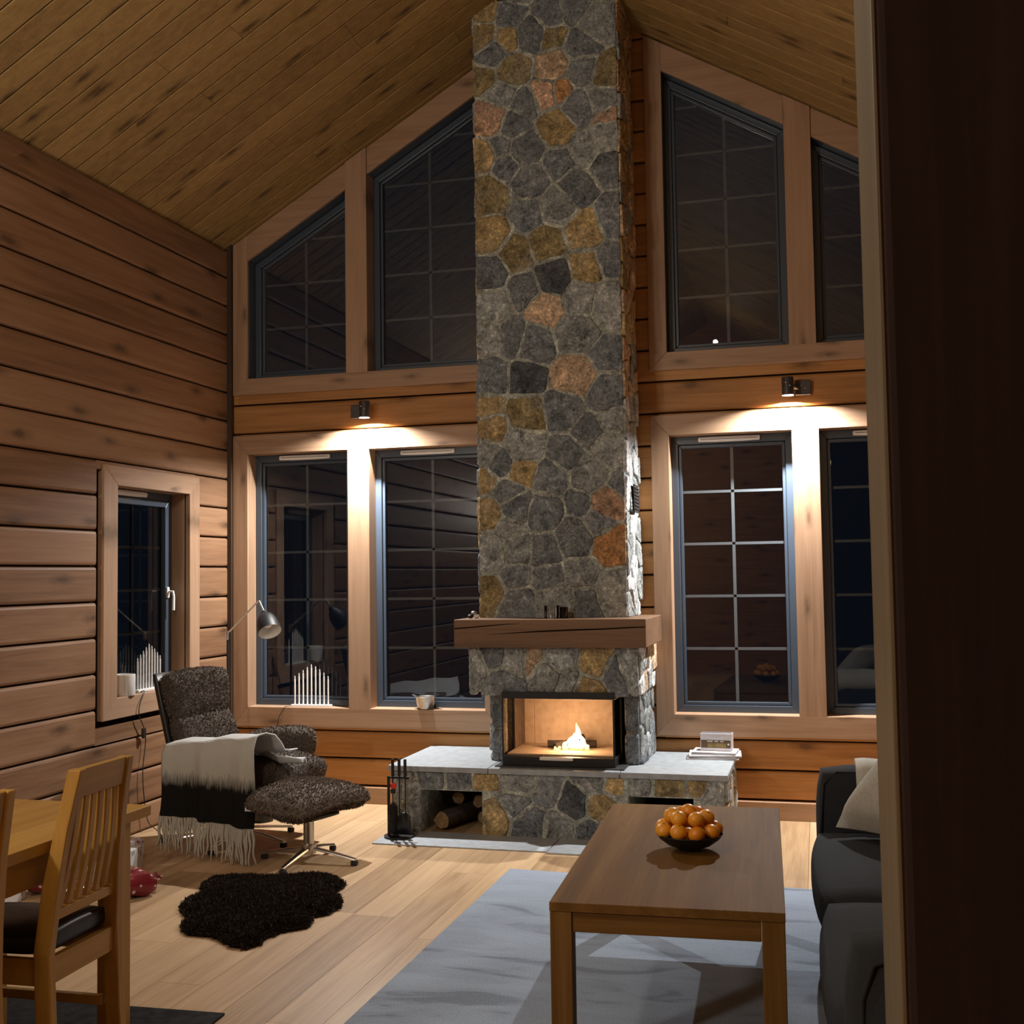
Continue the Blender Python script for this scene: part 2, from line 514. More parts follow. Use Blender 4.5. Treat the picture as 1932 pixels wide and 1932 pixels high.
class MB:
    def __init__(s):
        s.v, s.f, s.c = [], [], None

    def add(s, vs, fs, col=None):
        o = len(s.v)
        s.v += [tuple(v) for v in vs]
        s.f += [tuple(i + o for i in f) for f in fs]
        if col is not None:
            if s.c is None:
                s.c = []
            s.c += [tuple(col)] * len(vs)
        return s

    def box(s, x0, x1, y0, y1, z0, z1, T=None, col=None):
        vs = [(x, y, z) for x in (x0, x1) for y in (y0, y1) for z in (z0, z1)]
        if T is not None:
            vs = [T(Vector(v)) for v in vs]
        return s.add(vs, [(0, 1, 3, 2), (4, 6, 7, 5), (0, 4, 5, 1), (2, 3, 7, 6), (0, 2, 6, 4), (1, 5, 7, 3)], col)

    def prism(s, poly, a0, a1, axis, col=None):
        """polygon in the two other axes (in xyz order) extruded along axis"""
        n = len(poly)
        ins = {'x': lambda p, a: (a, p[0], p[1]), 'y': lambda p, a: (p[0], a, p[1]), 'z': lambda p, a: (p[0], p[1], a)}[axis]
        vs = [ins(p, a0) for p in poly] + [ins(p, a1) for p in poly]
        fs = [tuple(range(n)), tuple(range(2 * n - 1, n - 1, -1))]
        fs += [(i, i + n, (i + 1) % n + n, (i + 1) % n) for i in range(n)]
        return s.add(vs, fs, col)

    def tube(s, path, r, seg=10, cap=True, flat=1.0):
        P = [Vector(p) for p in path]
        n = len(P)
        rs = [r] * n if isinstance(r, (int, float)) else r
        vs, fs = [], []
        t0 = (P[1] - P[0]).normalized()
        ref = Vector((0, 0, 1)) if abs(t0.z) < 0.9 else Vector((1, 0, 0))
        a = t0.cross(ref).normalized()
        for i in range(n):
            t = (P[min(i + 1, n - 1)] - P[max(i - 1, 0)]).normalized()
            a = (a - t * a.dot(t)).normalized()
            b = t.cross(a)
            for k in range(seg):
                an = 2 * PI * k / seg
                vs.append(P[i] + (a * math.cos(an) + b * math.sin(an) * flat) * rs[i])
        for i in range(n - 1):
            for k in range(seg):
                k2 = (k + 1) % seg
                fs.append((i * seg + k, i * seg + k2, (i + 1) * seg + k2, (i + 1) * seg + k))
        if cap:
            fs.append(tuple(range(seg - 1, -1, -1)))
            fs.append(tuple((n - 1) * seg + k for k in range(seg)))
        return s.add(vs, fs)

    def lathe(s, prof, c=(0, 0, 0), seg=28, T=None, cap=True):
        vs, fs = [], []
        for (r, z) in prof:
            for k in range(seg):
                an = 2 * PI * k / seg
                v = Vector((r * math.cos(an), r * math.sin(an), z))
                if T is not None:
                    v = T(v)
                vs.append(v + Vector(c))
        n = len(prof)
        for i in range(n - 1):
            for k in range(seg):
                k2 = (k + 1) % seg
                fs.append((i * seg + k, i * seg + k2, (i + 1) * seg + k2, (i + 1) * seg + k))
        if cap:
            fs.append(tuple(range(seg - 1, -1, -1)))
            fs.append(tuple((n - 1) * seg + k for k in range(seg)))
        return s.add(vs, fs)

    def ball(s, c, r, nu=16, nv=10, sc=(1, 1, 1)):
        vs, fs = [], []
        for j in range(1, nv):
            th = PI * j / nv
            for i in range(nu):
                ph = 2 * PI * i / nu
                vs.append((c[0] + r * sc[0] * math.sin(th) * math.cos(ph), c[1] + r * sc[1] * math.sin(th) * math.sin(ph), c[2] + r * sc[2] * math.cos(th)))
        top, bot = len(vs), len(vs) + 1
        vs += [(c[0], c[1], c[2] + r * sc[2]), (c[0], c[1], c[2] - r * sc[2])]
        for j in range(nv - 2):
            for i in range(nu):
                i2 = (i + 1) % nu
                fs.append((j * nu + i, (j + 1) * nu + i, (j + 1) * nu + i2, j * nu + i2))
        for i in range(nu):
            i2 = (i + 1) % nu
            fs.append((top, i, i2))
            fs.append((bot, (nv - 2) * nu + i2, (nv - 2) * nu + i))
        return s.add(vs, fs)

    def rbox(s, half, r, n=8, fn=None, c=(0, 0, 0)):
        """rounded box: half sizes, corner radius, grid per face, optional deform"""
        key, vs, fs = {}, [], []
        inner = [max(h - r, 0) for h in half]

        def vid(q):
            k = (round(q[0], 5), round(q[1], 5), round(q[2], 5))
            if k not in key:
                d = Vector([math.copysign(abs(x) ** 3, x) for x in q]).normalized()
                p = Vector((inner[0] * q[0] + r * d[0], inner[1] * q[1] + r * d[1], inner[2] * q[2] + r * d[2]))
                p += Vector(c)
                if fn:
                    p = Vector(fn(p))
                key[k] = len(vs)
                vs.append(p)
            return key[k]

        g = [-1 + 2 * i / n for i in range(n + 1)]
        for ax in range(3):
            for sg in (-1, 1):
                for i in range(n):
                    for j in range(n):
                        qs = []
                        for (a, b) in ((i, j), (i + 1, j), (i + 1, j + 1), (i, j + 1)):
                            q = [0, 0, 0]
                            q[ax] = sg
                            q[(ax + 1) % 3] = g[a]
                            q[(ax + 2) % 3] = g[b]
                            qs.append(vid(q))
                        fs.append(tuple(qs if sg > 0 else qs[::-1]))
        return s.add(vs, fs)

    def fur(s, n, ln, wd, seed=1, tilt=0.9, droop=0.0, f0=0):
        """short tufts over the faces made so far"""
        rg = np.random.default_rng(seed)
        V = np.array([tuple(v) for v in s.v])
        tri = []
        for f in s.f[f0:]:
            for k in range(1, len(f) - 1):
                tri.append((f[0], f[k], f[k + 1]))
        tri = np.array(tri)
        A, B, C = V[tri[:, 0]], V[tri[:, 1]], V[tri[:, 2]]
        N = np.cross(B - A, C - A)
        ar = np.linalg.norm(N, axis=1)
        N = N / np.maximum(ar, 1e-12)[:, None]
        pick = rg.choice(len(tri), n, p=ar / ar.sum())
        a, b = rg.random(n), rg.random(n)
        fl = a + b > 1
        a[fl], b[fl] = 1 - a[fl], 1 - b[fl]
        P = A[pick] + (B - A)[pick] * a[:, None] + (C - A)[pick] * b[:, None]
        nn = N[pick]
        rd = rg.normal(size=(n, 3))
        d = nn + rd * tilt * 0.6
        d[:, 2] -= droop
        d /= np.linalg.norm(d, axis=1)[:, None]
        sd = np.cross(d, rg.normal(size=(n, 3)))
        sd /= np.linalg.norm(sd, axis=1)[:, None]
        L = ln * (0.6 + 0.8 * rg.random(n))[:, None]
        W = wd * (0.7 + 0.6 * rg.random(n))[:, None]
        P0 = P - nn * 0.002
        pts = np.stack([P0 - sd * W, P0 + sd * W, P0 + d * L], 1).reshape(-1, 3)
        o = len(s.v)
        s.v += [tuple(p) for p in pts]
        s.f += [(o + 3 * i, o + 3 * i + 1, o + 3 * i + 2) for i in range(n)]
        return s

    def build(s, name, mat, parent=None, smooth=None, bevel=0.0, local=False, seg=2):
        org = ORG.get(parent.name, Vector((0, 0, 0))) if (parent is not None and not local) else Vector((0, 0, 0))
        me = bpy.data.meshes.new(name)
        me.from_pydata([tuple(Vector(v) - org) for v in s.v], [], s.f)
        me.materials.append(mat)
        if s.c is not None:
            at = me.color_attributes.new('Col', 'FLOAT_COLOR', 'POINT')
            flat = []
            for c in s.c:
                flat += list(c) if len(c) == 4 else list(c) + [1.0]
            at.data.foreach_set('color', flat)
        bm = bmesh.new()
        bm.from_mesh(me)
        bmesh.ops.recalc_face_normals(bm, faces=bm.faces)
        bm.to_mesh(me)
        bm.free()
        if smooth is not None:
            me.shade_smooth()
            me.set_sharp_from_angle(angle=math.radians(smooth))
        o = bpy.data.objects.new(name, me)
        COL.objects.link(o)
        if parent is not None:
            o.parent = parent
            ORG[o.name] = org
        if bevel:
            b = o.modifiers.new('bevel', 'BEVEL')
            b.width = bevel
            b.segments = seg
            b.limit_method = 'ANGLE'
            b.angle_limit = math.radians(40)
        return o


def thing(name, label, cat, loc=(0, 0, 0), rotz=0.0, group=None):
    o = bpy.data.objects.new(name, None)
    o.empty_display_size = 0.1
    COL.objects.link(o)
    o.location = loc
    o.rotation_euler = (0, 0, rotz)
    ORG[o.name] = Vector(loc)
    o['label'] = label
    o['category'] = cat
    if group:
        o['group'] = group
    return o


def tag(o, label, cat, group=None):
    o['label'] = label
    o['category'] = cat
    if group:
        o['group'] = group
    return o


def struct(o, label=None):
    o['kind'] = 'structure'
    if label:
        o['label'] = label
    return o


def empty_struct(name, label, loc=(0, 0, 0)):
    o = bpy.data.objects.new(name, None)
    o.empty_display_size = 0.1
    COL.objects.link(o)
    o.location = loc
    ORG[o.name] = Vector(loc)
    o['kind'] = 'structure'
    o['label'] = label
    o['category'] = 'window'
    return o


def copy_tree(o, parent=None):
    c = o.copy()
    COL.objects.link(c)
    if parent is not None:
        c.parent = parent
    ORG[c.name] = ORG.get(o.name, Vector((0, 0, 0)))
    for ch in list(o.children):
        copy_tree(ch, c)
    return c


# ------------------------------------------------------------------ the room
XL, XR, YB, YF = -1.752, 2.965, 0.0, -9.4
RIDGE_X, RIDGE_Z, SL = 0.60, 5.056, 0.585


def ceil_z(x):
    return RIDGE_Z - SL * abs(x - RIDGE_X)


# floor: oak planks along the depth of the room
fb = MB()
x = XL - 0.05
row = 0
while x < XR + 0.05:
    wdt = 0.188
    y = YF - R.random() * 1.5
    while y < 0.05:
        ln = 1.5 + R.random() * 0.9
        y0, y1 = max(y, YF), min(y + ln, 0.10)
        if y1 > y0 + 0.02:
            fb.box(x + 0.0008, x + wdt - 0.0008, y0 + 0.0008, y1 - 0.0008, -0.02, 0.0)
        y += ln
    x += wdt
    row += 1
fl = fb.build('floor', M['floor'])
struct(fl, 'pale oak plank floor')
sub = MB().box(XL - 0.1, XR + 0.1, YF, 0.12, -0.05, -0.012).build('floor_underlay', M['gap'], fl)

# ceiling: golden pine boards running up both slopes
cb = MB()
y = 0.10
k = 0
while y > YF:
    for sg in (-1, 1):
        xe = XL - 0.1 if sg < 0 else XR + 0.1
        cuts = [0.0, 1.0]
        if R.random() < 0.75:
            cuts.insert(1, 0.2 + 0.6 * R.random())
        for a, b in zip(cuts[:-1], cuts[1:]):
            xa, xb = xe + (RIDGE_X - xe) * a, xe + (RIDGE_X - xe) * b
            e = 0.0008 * (1 if xb > xa else -1)
            y0, y1 = y - 0.143 + 0.0026, y - 0.0026
            vs = []
            for (xx, ins) in ((xa + e, 0), (xb - e, 0)):
                z = ceil_z(xx)
                vs += [(xx, y0, z + 0.004), (xx, y0 + 0.005, z), (xx, y1 - 0.005, z), (xx, y1, z + 0.004)]
            cb.add(vs, [(0, 1, 5, 4), (1, 2, 6, 5), (2, 3, 7, 6)])
    y -= 0.143
ce = cb.build('ceiling', M['ceil'])
struct(ce, 'golden pine boarded sloping ceiling')
bk = MB()
bk.prism([(XL - 0.12, ceil_z(XL - 0.12) + 0.006), (RIDGE_X, RIDGE_Z + 0.006), (XR + 0.12, ceil_z(XR + 0.12) + 0.006), (XR + 0.12, ceil_z(XR + 0.12) + 0.05), (RIDGE_X, RIDGE_Z + 0.05), (XL - 0.12, ceil_z(XL - 0.12) + 0.05)], YF, 0.2, 'y')
bk.build('ceiling_boarding', M['gap'], ce)

LG_L = [2.108 - 0.195 * k for k in range(10, -9, -1)]          # grooves on the left wall
LG_B = [0.110, 0.2815] + [0.455 + 0.1955 * k for k in range(0, 24)]


def log_profile(z0, z1, d=0.05, ch=0.010, gap=0.005):
    """(depth, z) outline of one planed log, depth 0 is the room face"""
    a, b = z0 + gap, z1 - gap
    return [(d, a), (ch * 1.1, a), (ch * 0.35, a + ch * 0.5), (0, a + ch * 1.5), (0, b - ch * 1.5), (ch * 0.35, b - ch * 0.5), (ch * 1.1, b), (d, b)]


def subtract(iv, holes):
    out = [iv]
    for (h0, h1) in holes:
        nx = []
        for (a, b) in out:
            if h1 <= a or h0 >= b:
                nx.append((a, b))
            else:
                if h0 > a:
                    nx.append((a, h0))
                if h1 < b:
                    nx.append((h1, b))
        out = nx
    return out


def log_wall(name, grooves, z_lo, z_hi, span, holes, face, mat, axis, label, sign=1, zmax=None):
    """logs along axis ('x' or 'y'); face coordinate; sign = direction into the wall; holes (a0,a1,z0,z1)"""
    mb = MB()
    zs = [z_lo] + [g for g in grooves if z_lo + 0.03 < g < z_hi - 0.03] + [z_hi]
    for z0, z1 in zip(zs[:-1], zs[1:]):
        prof = log_profile(z0, z1)
        act = [h for h in holes if h[2] < z1 - 0.01 and h[3] > z0 + 0.01]
        segs = subtract(span, [(h[0], h[1]) for h in act])
        for (a, b) in segs:
            if b - a < 0.01:
                continue
            pts = [(face + sign * d, z) for d, z in prof]
            if axis == 'y':
                mb.prism(pts, a, b, 'y')
            else:
                mb.prism(pts, a, b, 'x')
        for h in act:                                            # strips above or below an opening
            a, b = max(h[0], span[0]), min(h[1], span[1])
            for (s0, s1) in ((z0 + 0.005, min(h[2], z1 - 0.005)), (max(h[3], z0 + 0.005), z1 - 0.005)):
                if s1 - s0 > 0.012:
                    pts = [(face + sign * 0.05, s0), (face + sign * 0.003, s0), (face + sign * 0.003, s1), (face + sign * 0.05, s1)]
                    mb.prism(pts, a, b, axis)
    o = mb.build(name, mat)
    struct(o, label)
    return o


# left wall with one small window
W1 = (-1.394, -0.385, 0.676, 2.087)       # outer edge of the casing: y0, y1, z0, z1
W1i = (-1.263, -0.503, 0.790, 1.977)
wl = log_wall('wall_left', LG_L, 0.0, 3.66, (YF, 0.0), [(W1[0] - 0.055, W1[1] - 0.03, W1[2] - 0.034, W1[3] - 0.03)], XL, M['log_y'], 'y', 'stained log wall on the left', sign=-1)
mb = MB()
for (y0, y1, z0, z1) in ((YF, W1i[0] - 0.02, 0, 3.72), (W1i[1] + 0.02, 0.05, 0, 3.72), (W1i[0] - 0.02, W1i[1] + 0.02, 0, W1i[2] - 0.02), (W1i[0] - 0.02, W1i[1] + 0.02, W1i[3] + 0.02, 3.72)):
    mb.box(XL - 0.14, XL - 0.03, y0, y1, z0, z1)
mb.build('wall_core', M['gap'], wl)

# back wall
WOX = ((-1.720, 0.125), (1.085, 2.930))   # outer casing x
ZL = (0.474, 2.395)
ZU0 = 2.670
holes = []
for (a, b) in WOX:
    holes += [(a + 0.05, b - 0.05, ZL[0] + 0.05, ZL[1] - 0.05), (a + 0.03, b - 0.03, ZU0 + 0.03, 6.0)]
wb = log_wall('wall_back', LG_B, 0.0, 4.94, (XL, XR), holes, 0.022, M['log_x'], 'x', 'stained log wall with tall gable windows', sign=1)
# trim the logs that stick out above the sloping ceiling
bm = bmesh.new()
bm.from_mesh(wb.data)
for sg in (-1, 1):
    co = Vector((RIDGE_X, 0, RIDGE_Z + 0.02))
    no = Vector((SL * sg, 0, 1)).normalized()
    geom = bm.verts[:] + bm.edges[:] + bm.faces[:]
    bmesh.ops.bisect_plane(bm, geom=geom, plane_co=co, plane_no=no, clear_outer=True)
bm.to_mesh(wb.data)
bm.free()
mb = MB()
LIN = 0.108
ix = [(a + LIN, b - LIN) for a, b in WOX]
for (x0, x1) in ((XL - 0.1, ix[0][0] - 0.02), (ix[0][1] + 0.02, ix[1][0] - 0.02), (ix[1][1] + 0.02, XR + 0.1)):
    mb.prism([(x0, 0), (x1, 0), (x1, ceil_z(x1) + 0.03)] + ([(RIDGE_X, RIDGE_Z + 0.03)] if x0 < RIDGE_X < x1 else []) + [(x0, ceil_z(x0) + 0.03)], 0.05, 0.16, 'y')
for (a, b) in ix:
    mb.box(a - 0.02, b + 0.02, 0.05, 0.16, 0, 0.58)
    mb.box(a - 0.02, b + 0.02, 0.05, 0.16, 2.29, 2.76)
    zs = [(a - 0.02, ceil_z(a - 0.02)), (b + 0.02, ceil_z(b + 0.02))]
    mb.prism([(zs[0][0], zs[0][1] - 0.12), (zs[1][0], zs[1][1] - 0.12), (zs[1][0], zs[1][1] + 0.04), (zs[0][0], zs[0][1] + 0.04)], 0.06, 0.16, 'y')
mb.build('wall_core', M['gap'], wb)

# right wall, wall behind the photographer, the shade-toned entry wall beside the photographer
wr = log_wall('wall_right', LG_L, 0.0, 3.66, (YF, 0.0), [], XR, M['log_y'], 'y', 'stained log wall on the right', sign=1)
MB().box(XR + 0.03, XR + 0.14, YF, 0.05, 0, 3.72).build('wall_core', M['gap'], wr)
wf = MB()
wf.prism([(XL - 0.1, 0), (XR + 0.1, 0), (XR + 0.1, ceil_z(XR) - 0.02), (RIDGE_X, RIDGE_Z + 0.02), (XL - 0.1, ceil_z(XL) - 0.02)], YF - 0.1, YF, 'y')
struct(wf.build('wall_front', M['log_x']), 'panelled wall behind the viewer')
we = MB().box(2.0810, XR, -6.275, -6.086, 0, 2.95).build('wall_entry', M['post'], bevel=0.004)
struct(we, 'wall end close beside the viewer, dark with painted shade')
MB().box(2.0782, 2.0820, -6.272, -6.084, 0, 2.95).build('lit_edge_face', M['post_edge'], we, bevel=0.002)  # thin sheet added to carry the lit colour of the wall end

# dark corner batten and skirting
struct(MB().box(XL - 0.004, XL + 0.030, -0.020, 0.022, 0.0, 3.70).build('trim_1', M['batten'], bevel=0.003), 'dark corner batten')
bb = MB()
bb.box(XL, -0.30, -0.006, 0.022, 0.0, 0.104)
bb.box(1.50, XR, -0.006, 0.022, 0.0, 0.104)
struct(bb.build('baseboard_back', M['trim_x'], bevel=0.004), 'low skirting board along the back wall')

DEP = 0.115       # reveal depth
MUL = ((-0.897, -0.747), (1.915, 2.070))


def casing(mb_x, mb_z, x0, x1, z0, z1, wdt, th=0.0, y0=-0.0, y1=0.022):
    """mitred four-board casing in the xz plane"""
    X0, X1, Z0, Z1 = x0 + wdt, x1 - wdt, z0 + wdt, z1 - wdt
    return [((x0, z0), (x1, z0), (X1, Z0), (X0, Z0)), ((x0, z1), (X0, Z1), (X1, Z1), (x1, z1)), ((x0, z0), (X0, Z0), (X0, Z1), (x0, z1)), ((x1, z0), (x1, z1), (X1, Z1), (X1, Z0))]


def sash_rect(win, x0, x1, z0, z1, y0, muntins=True, vent=True, slope=None):
    """charcoal frame with sash, glass, grille bars; slope = (z at x0, z at x1) for a raked head"""
    zt = slope or (z1, z1)

    def ring(w0, w1):
        f = lambda w: [(x0 + w, z0 + w), (x1 - w, z0 + w), (x1 - w, zt[1] + (zt[0] - zt[1]) * w / (x1 - x0) - w * 1.15), (x0 + w, zt[0] + (zt[1] - zt[0]) * w / (x1 - x0) - w * 1.15)]
        return f(w0), f(w1)

    fr = MB()
    o, i = ring(0.0, 0.042)
    for k in range(4):
        fr.prism([o[k], o[(k + 1) % 4], i[(k + 1) % 4], i[k]], y0, y0 + 0.06, 'y')
    fr_o = fr.build('outer_frame', M['frame'], win, bevel=0.003)
    sa = MB()
    o, i = ring(0.044, 0.062)
    for k in range(4):
        sa.prism([o[k], o[(k + 1) % 4], i[(k + 1) % 4], i[k]], y0 + 0.012, y0 + 0.05, 'y')
    sa.build('sash', M['frame'], win, bevel=0.003)
    g = MB()
    q = ring(0.06, 0.06)[0]
    g.add([(p[0], y0 + 0.034, p[1]) for p in q], [(0, 1, 2, 3)])
    g.build('glass', M['glass'], win)
    if muntins:
        zl, zh = z0 + 0.06, max(zt) - 0.06
        n = 5
        b = MB()
        xm = (x0 + x1) / 2
        zm = zt[0] + (zt[1] - zt[0]) * 0.5 - 0.07
        b.box(xm - 0.009, xm + 0.009, y0 + 0.045, y0 + 0.057, zl, zm)
        step = 0.318 if not slope else 0.30
        z = zl + step
        while z < zh - 0.06:
            xa, xb = x0 + 0.06, x1 - 0.06
            if slope:
                # stop the bar at the raked head
                f = lambda xx: zt[0] + (zt[1] - zt[0]) * (xx - x0) / (x1 - x0) - 0.07
                xx = [xa + (xb - xa) * i / 40 for i in range(41) if f(xa + (xb - xa) * i / 40) > z]
                if not xx:
                    break
                xa, xb = xx[0], xx[-1]
            if xb - xa > 0.05:
                b.box(xa, xb, y0 + 0.045, y0 + 0.057, z - 0.008, z + 0.008)
            z += step
        b.build('glazing_bars', M['frame'] if slope else M['muntin'], win)  # raked windows get darker bars, weaker light put into the colour
    if vent:
        v = MB()
        xm = (x0 + x1) / 2 + vent[0] if isinstance(vent, tuple) else (x0 + x1) / 2
        hw = 0.185
        v.rbox((hw, 0.013, 0.017), 0.010, 4, c=(xm, y0 - 0.013, z1 - 0.024))
        vo = v.build('trickle_vent', M['white'], win, smooth=60)
        MB().box(xm - hw + 0.015, xm + hw - 0.015, y0 - 0.0265, y0 - 0.0258, z1 - 0.026, z1 - 0.023).build('vent_slot', M['lampmetal'], vo)
    return fr_o


def back_window(name, label, k, upper):
    x0, x1 = WOX[k]
    X0, X1 = x0 + LIN, x1 - LIN
    m0, m1 = MUL[k]
    win = empty_struct(name, label, (x0, 0, ZU0 if upper else ZL[0]))
    if not upper:
        z0, z1 = ZL
        Z0, Z1 = 0.602, 2.271
        brd = [((x0, z0), (x1, z0), (X1, Z0), (X0, Z0)), ((x0, z1), (X0, Z1), (X1, Z1), (x1, z1)), ((x0, z0), (X0, Z0), (X0, Z1), (x0, z1)), ((x1, z0), (x1, z1), (X1, Z1), (X1, Z0))]
        for i, b in enumerate(brd):
            MB().prism(b, 0.0, 0.024, 'y').build('casing_board', M['trim_x'] if i < 2 else M['trim_z'], win, bevel=0.003)
        MB().box(m0, m1, 0.0, DEP + 0.05, Z0 - 0.004, Z1 + 0.004).build('mullion', M['trim_z'], win, bevel=0.003)
        # reveals
        MB().box(X0 - 0.02, X1 + 0.02, 0.024, DEP + 0.05, Z0 - 0.022, Z0).build('sill', M['trim_x'], win)
        MB().box(X0 - 0.02, X1 + 0.02, 0.024, DEP + 0.05, Z1, Z1 + 0.02).build('head_lining', M['trim_x'], win)
        for (a, b) in ((X0 - 0.02, X0), (X1, X1 + 0.02)):
            MB().box(a, b, 0.024, DEP + 0.05, Z0, Z1).build('jamb_lining', M['trim_z'], win)
        if k == 0:
            sash_rect(win, X0, m0, Z0, Z1, DEP, True, (0.01,))
            sash_rect(win, m1, X1, Z0, Z1, DEP, True, (-0.015,))
        else:
            sash_rect(win, X0, m0, Z0, Z1, DEP, True, (-0.01,))
            sash_rect(win, m1, X1, Z0, Z1, DEP, True, (0.0,))
    else:
        z0, Z0 = ZU0, 2.779
        cz = lambda xx: ceil_z(xx) - 0.006
        HB = 0.175                                                   # height of the raked head board
        MB().prism([(x0, z0), (x1, z0), (X1, Z0), (X0, Z0)], 0.0, 0.024, 'y').build('casing_board', M['trim_x'], win, bevel=0.003)
        MB().prism([(x0, z0), (X0, Z0), (X0, cz(X0)), (x0, cz(x0))], 0.0, 0.024, 'y').build('casing_board', M['trim_z'], win, bevel=0.003)
        MB().prism([(x1, z0), (x1, cz(x1)), (X1, cz(X1)), (X1, Z0)], 0.0, 0.024, 'y').build('casing_board', M['trim_z'], win, bevel=0.003)
        MB().prism([(m0, Z0 - 0.004), (m1, Z0 - 0.004), (m1, cz(m1)), (m0, cz(m0))], -0.012, DEP + 0.05, 'y').build('mullion', M['trim_z'], win, bevel=0.003)
        for (a, b) in ((X0, m0), (m1, X1)):
            MB().prism([(a, cz(a) - HB), (b, cz(b) - HB), (b, cz(b)), (a, cz(a))], 0.0, 0.024, 'y').build('head_board', M['trim_x'], win, bevel=0.003)
            MB().prism([(a, cz(a) - HB + 0.004), (b, cz(b) - HB + 0.004), (b, cz(b)), (a, cz(a))], 0.024, DEP + 0.05, 'y').build('head_lining', M['frame'], win)
        MB().box(X0 - 0.02, X1 + 0.02, 0.024, DEP + 0.05, Z0 - 0.02, Z0).build('sill', M['trim_x'], win)
        for (a, b, e) in ((X0 - 0.02, X0, X0), (X1, X1 + 0.02, X1)):
            MB().box(a, b, 0.024, DEP + 0.05, Z0, cz(e) - 0.05).build('jamb_lining', M['frame'], win)
        for (a, b) in ((X0, m0), (m1, X1)):
            sash_rect(win, a, b, Z0, 0, DEP, True, False, slope=(cz(a) - HB, cz(b) - HB))
    return win


back_window('window_2', 'tall double window left of the chimney, below the wall lamp', 0, False)
back_window('window_3', 'tall double window right of the chimney, above the bench end', 1, False)
back_window('window_4', 'raked gable window high up left of the chimney', 0, True)
back_window('window_5', 'raked gable window high up right of the chimney', 1, True)

# small window in the left wall
win1 = empty_struct('window_1', 'narrow casement window in the left log wall', (XL, W1[0], W1[2]))
y0, y1, z0, z1 = W1
Y0, Y1, Z0, Z1 = W1i
brd = [((y0, z0), (y1, z0), (Y1, Z0), (Y0, Z0)), ((y0, z1), (Y0, Z1), (Y1, Z1), (y1, z1)), ((y0, z0), (Y0, Z0), (Y0, Z1), (y0, z1)), ((y1, z0), (y1, z1), (Y1, Z1), (Y1, Z0))]
for i, b in enumerate(brd):
    MB().prism(b, XL - 0.03, XL + 0.010, 'x').build('casing_board', M['trim_y'] if i < 2 else M['trim_z'], win1, bevel=0.003)
GX = XL - 0.118
MB().box(GX - 0.05, XL - 0.02, Y0 - 0.02, Y1 + 0.02, Z0 - 0.02, Z0).build('sill', M['trim_y'], win1)
MB().box(GX - 0.05, XL - 0.02, Y0 - 0.02, Y1 + 0.02, Z1, Z1 + 0.02).build('head_lining', M['trim_y'], win1)
for (a, b) in ((Y0 - 0.02, Y0), (Y1, Y1 + 0.02)):
    MB().box(GX - 0.05, XL - 0.02, a, b, Z0, Z1).build('jamb_lining', M['trim_z'], win1)
for nm, w0, w1_, d0, d1 in (('outer_frame', 0.0, 0.045, 0.0, 0.06), ('sash', 0.047, 0.085, -0.008, 0.04)):
    f = MB()
    o = [(Y0 + w0, Z0 + w0), (Y1 - w0, Z0 + w0), (Y1 - w0, Z1 - w0), (Y0 + w0, Z1 - w0)]
    i = [(Y0 + w1_, Z0 + w1_), (Y1 - w1_, Z0 + w1_), (Y1 - w1_, Z1 - w1_), (Y0 + w1_, Z1 - w1_)]
    for k in range(4):
        f.prism([o[k], o[(k + 1) % 4], i[(k + 1) % 4], i[k]], GX - d1, GX - d0, 'x')
    f.build(nm, M['frame'], win1, bevel=0.003)
MB().add([(GX - 0.02, Y0 + 0.083, Z0 + 0.083), (GX - 0.02, Y1 - 0.083, Z0 + 0.083), (GX - 0.02, Y1 - 0.083, Z1 - 0.083), (GX - 0.02, Y0 + 0.083, Z1 - 0.083)], [(0, 1, 2, 3)]).build('glass', M['glass'], win1)
b = MB()
b.box(GX - 0.045, GX - 0.03, (Y0 + Y1) / 2 - 0.009, (Y0 + Y1) / 2 + 0.009, Z0 + 0.08, Z1 - 0.08)
for k in range(1, 4):
    z = Z0 + 0.08 + (Z1 - Z0 - 0.16) * k / 4
    b.box(GX - 0.045, GX - 0.03, Y0 + 0.08, Y1 - 0.08, z - 0.008, z + 0.008)
b.build('glazing_bars', M['muntin'], win1)
h = MB()
h.rbox((0.006, 0.014, 0.034), 0.005, 4, c=(GX + 0.014, Y1 - 0.066, 1.365))
h.tube([(GX + 0.018, Y1 - 0.066, 1.37), (GX + 0.050, Y1 - 0.066, 1.37), (GX + 0.054, Y1 - 0.066, 1.34), (GX + 0.052, Y1 - 0.066, 1.255)], [0.008, 0.008, 0.009, 0.010], 10)
h.build('handle', M['white'], win1, smooth=50)
v = MB().rbox((0.014, 0.18, 0.017), 0.010, 4, c=(GX + 0.014, -0.99, Z1 - 0.022)).build('trickle_vent', M['white'], win1, smooth=60)

# ------------------------------------------------------------------ fireplace
STC = {'d': (0.150, 0.170, 0.188), 'v': (0.070, 0.080, 0.090), 'g': (0.250, 0.270, 0.272), 'o': (0.330, 0.250, 0.125), 't': (0.480, 0.360, 0.245),
       'r': (0.430, 0.225, 0.095), 'b': (0.215, 0.175, 0.090), 'p': (0.420, 0.280, 0.195), 'w': (0.50, 0.52, 0.53)}  # w is a pale stone with lamplight in its colour, for the flanks
MORTAR = (0.360, 0.385, 0.350, 0.0)


def clip(poly, nx, ny, d):
    """keep the part with nx*x+ny*y <= d"""
    out = []
    n = len(poly)
    for i in range(n):
        a, b = poly[i], poly[(i + 1) % n]
        da, db = nx * a[0] + ny * a[1] - d, nx * b[0] + ny * b[1] - d
        if da <= 0:
            out.append(a)
        if (da < 0 < db) or (db < 0 < da):
            t = da / (da - db)
            out.append((a[0] + (b[0] - a[0]) * t, a[1] + (b[1] - a[1]) * t))
    return out


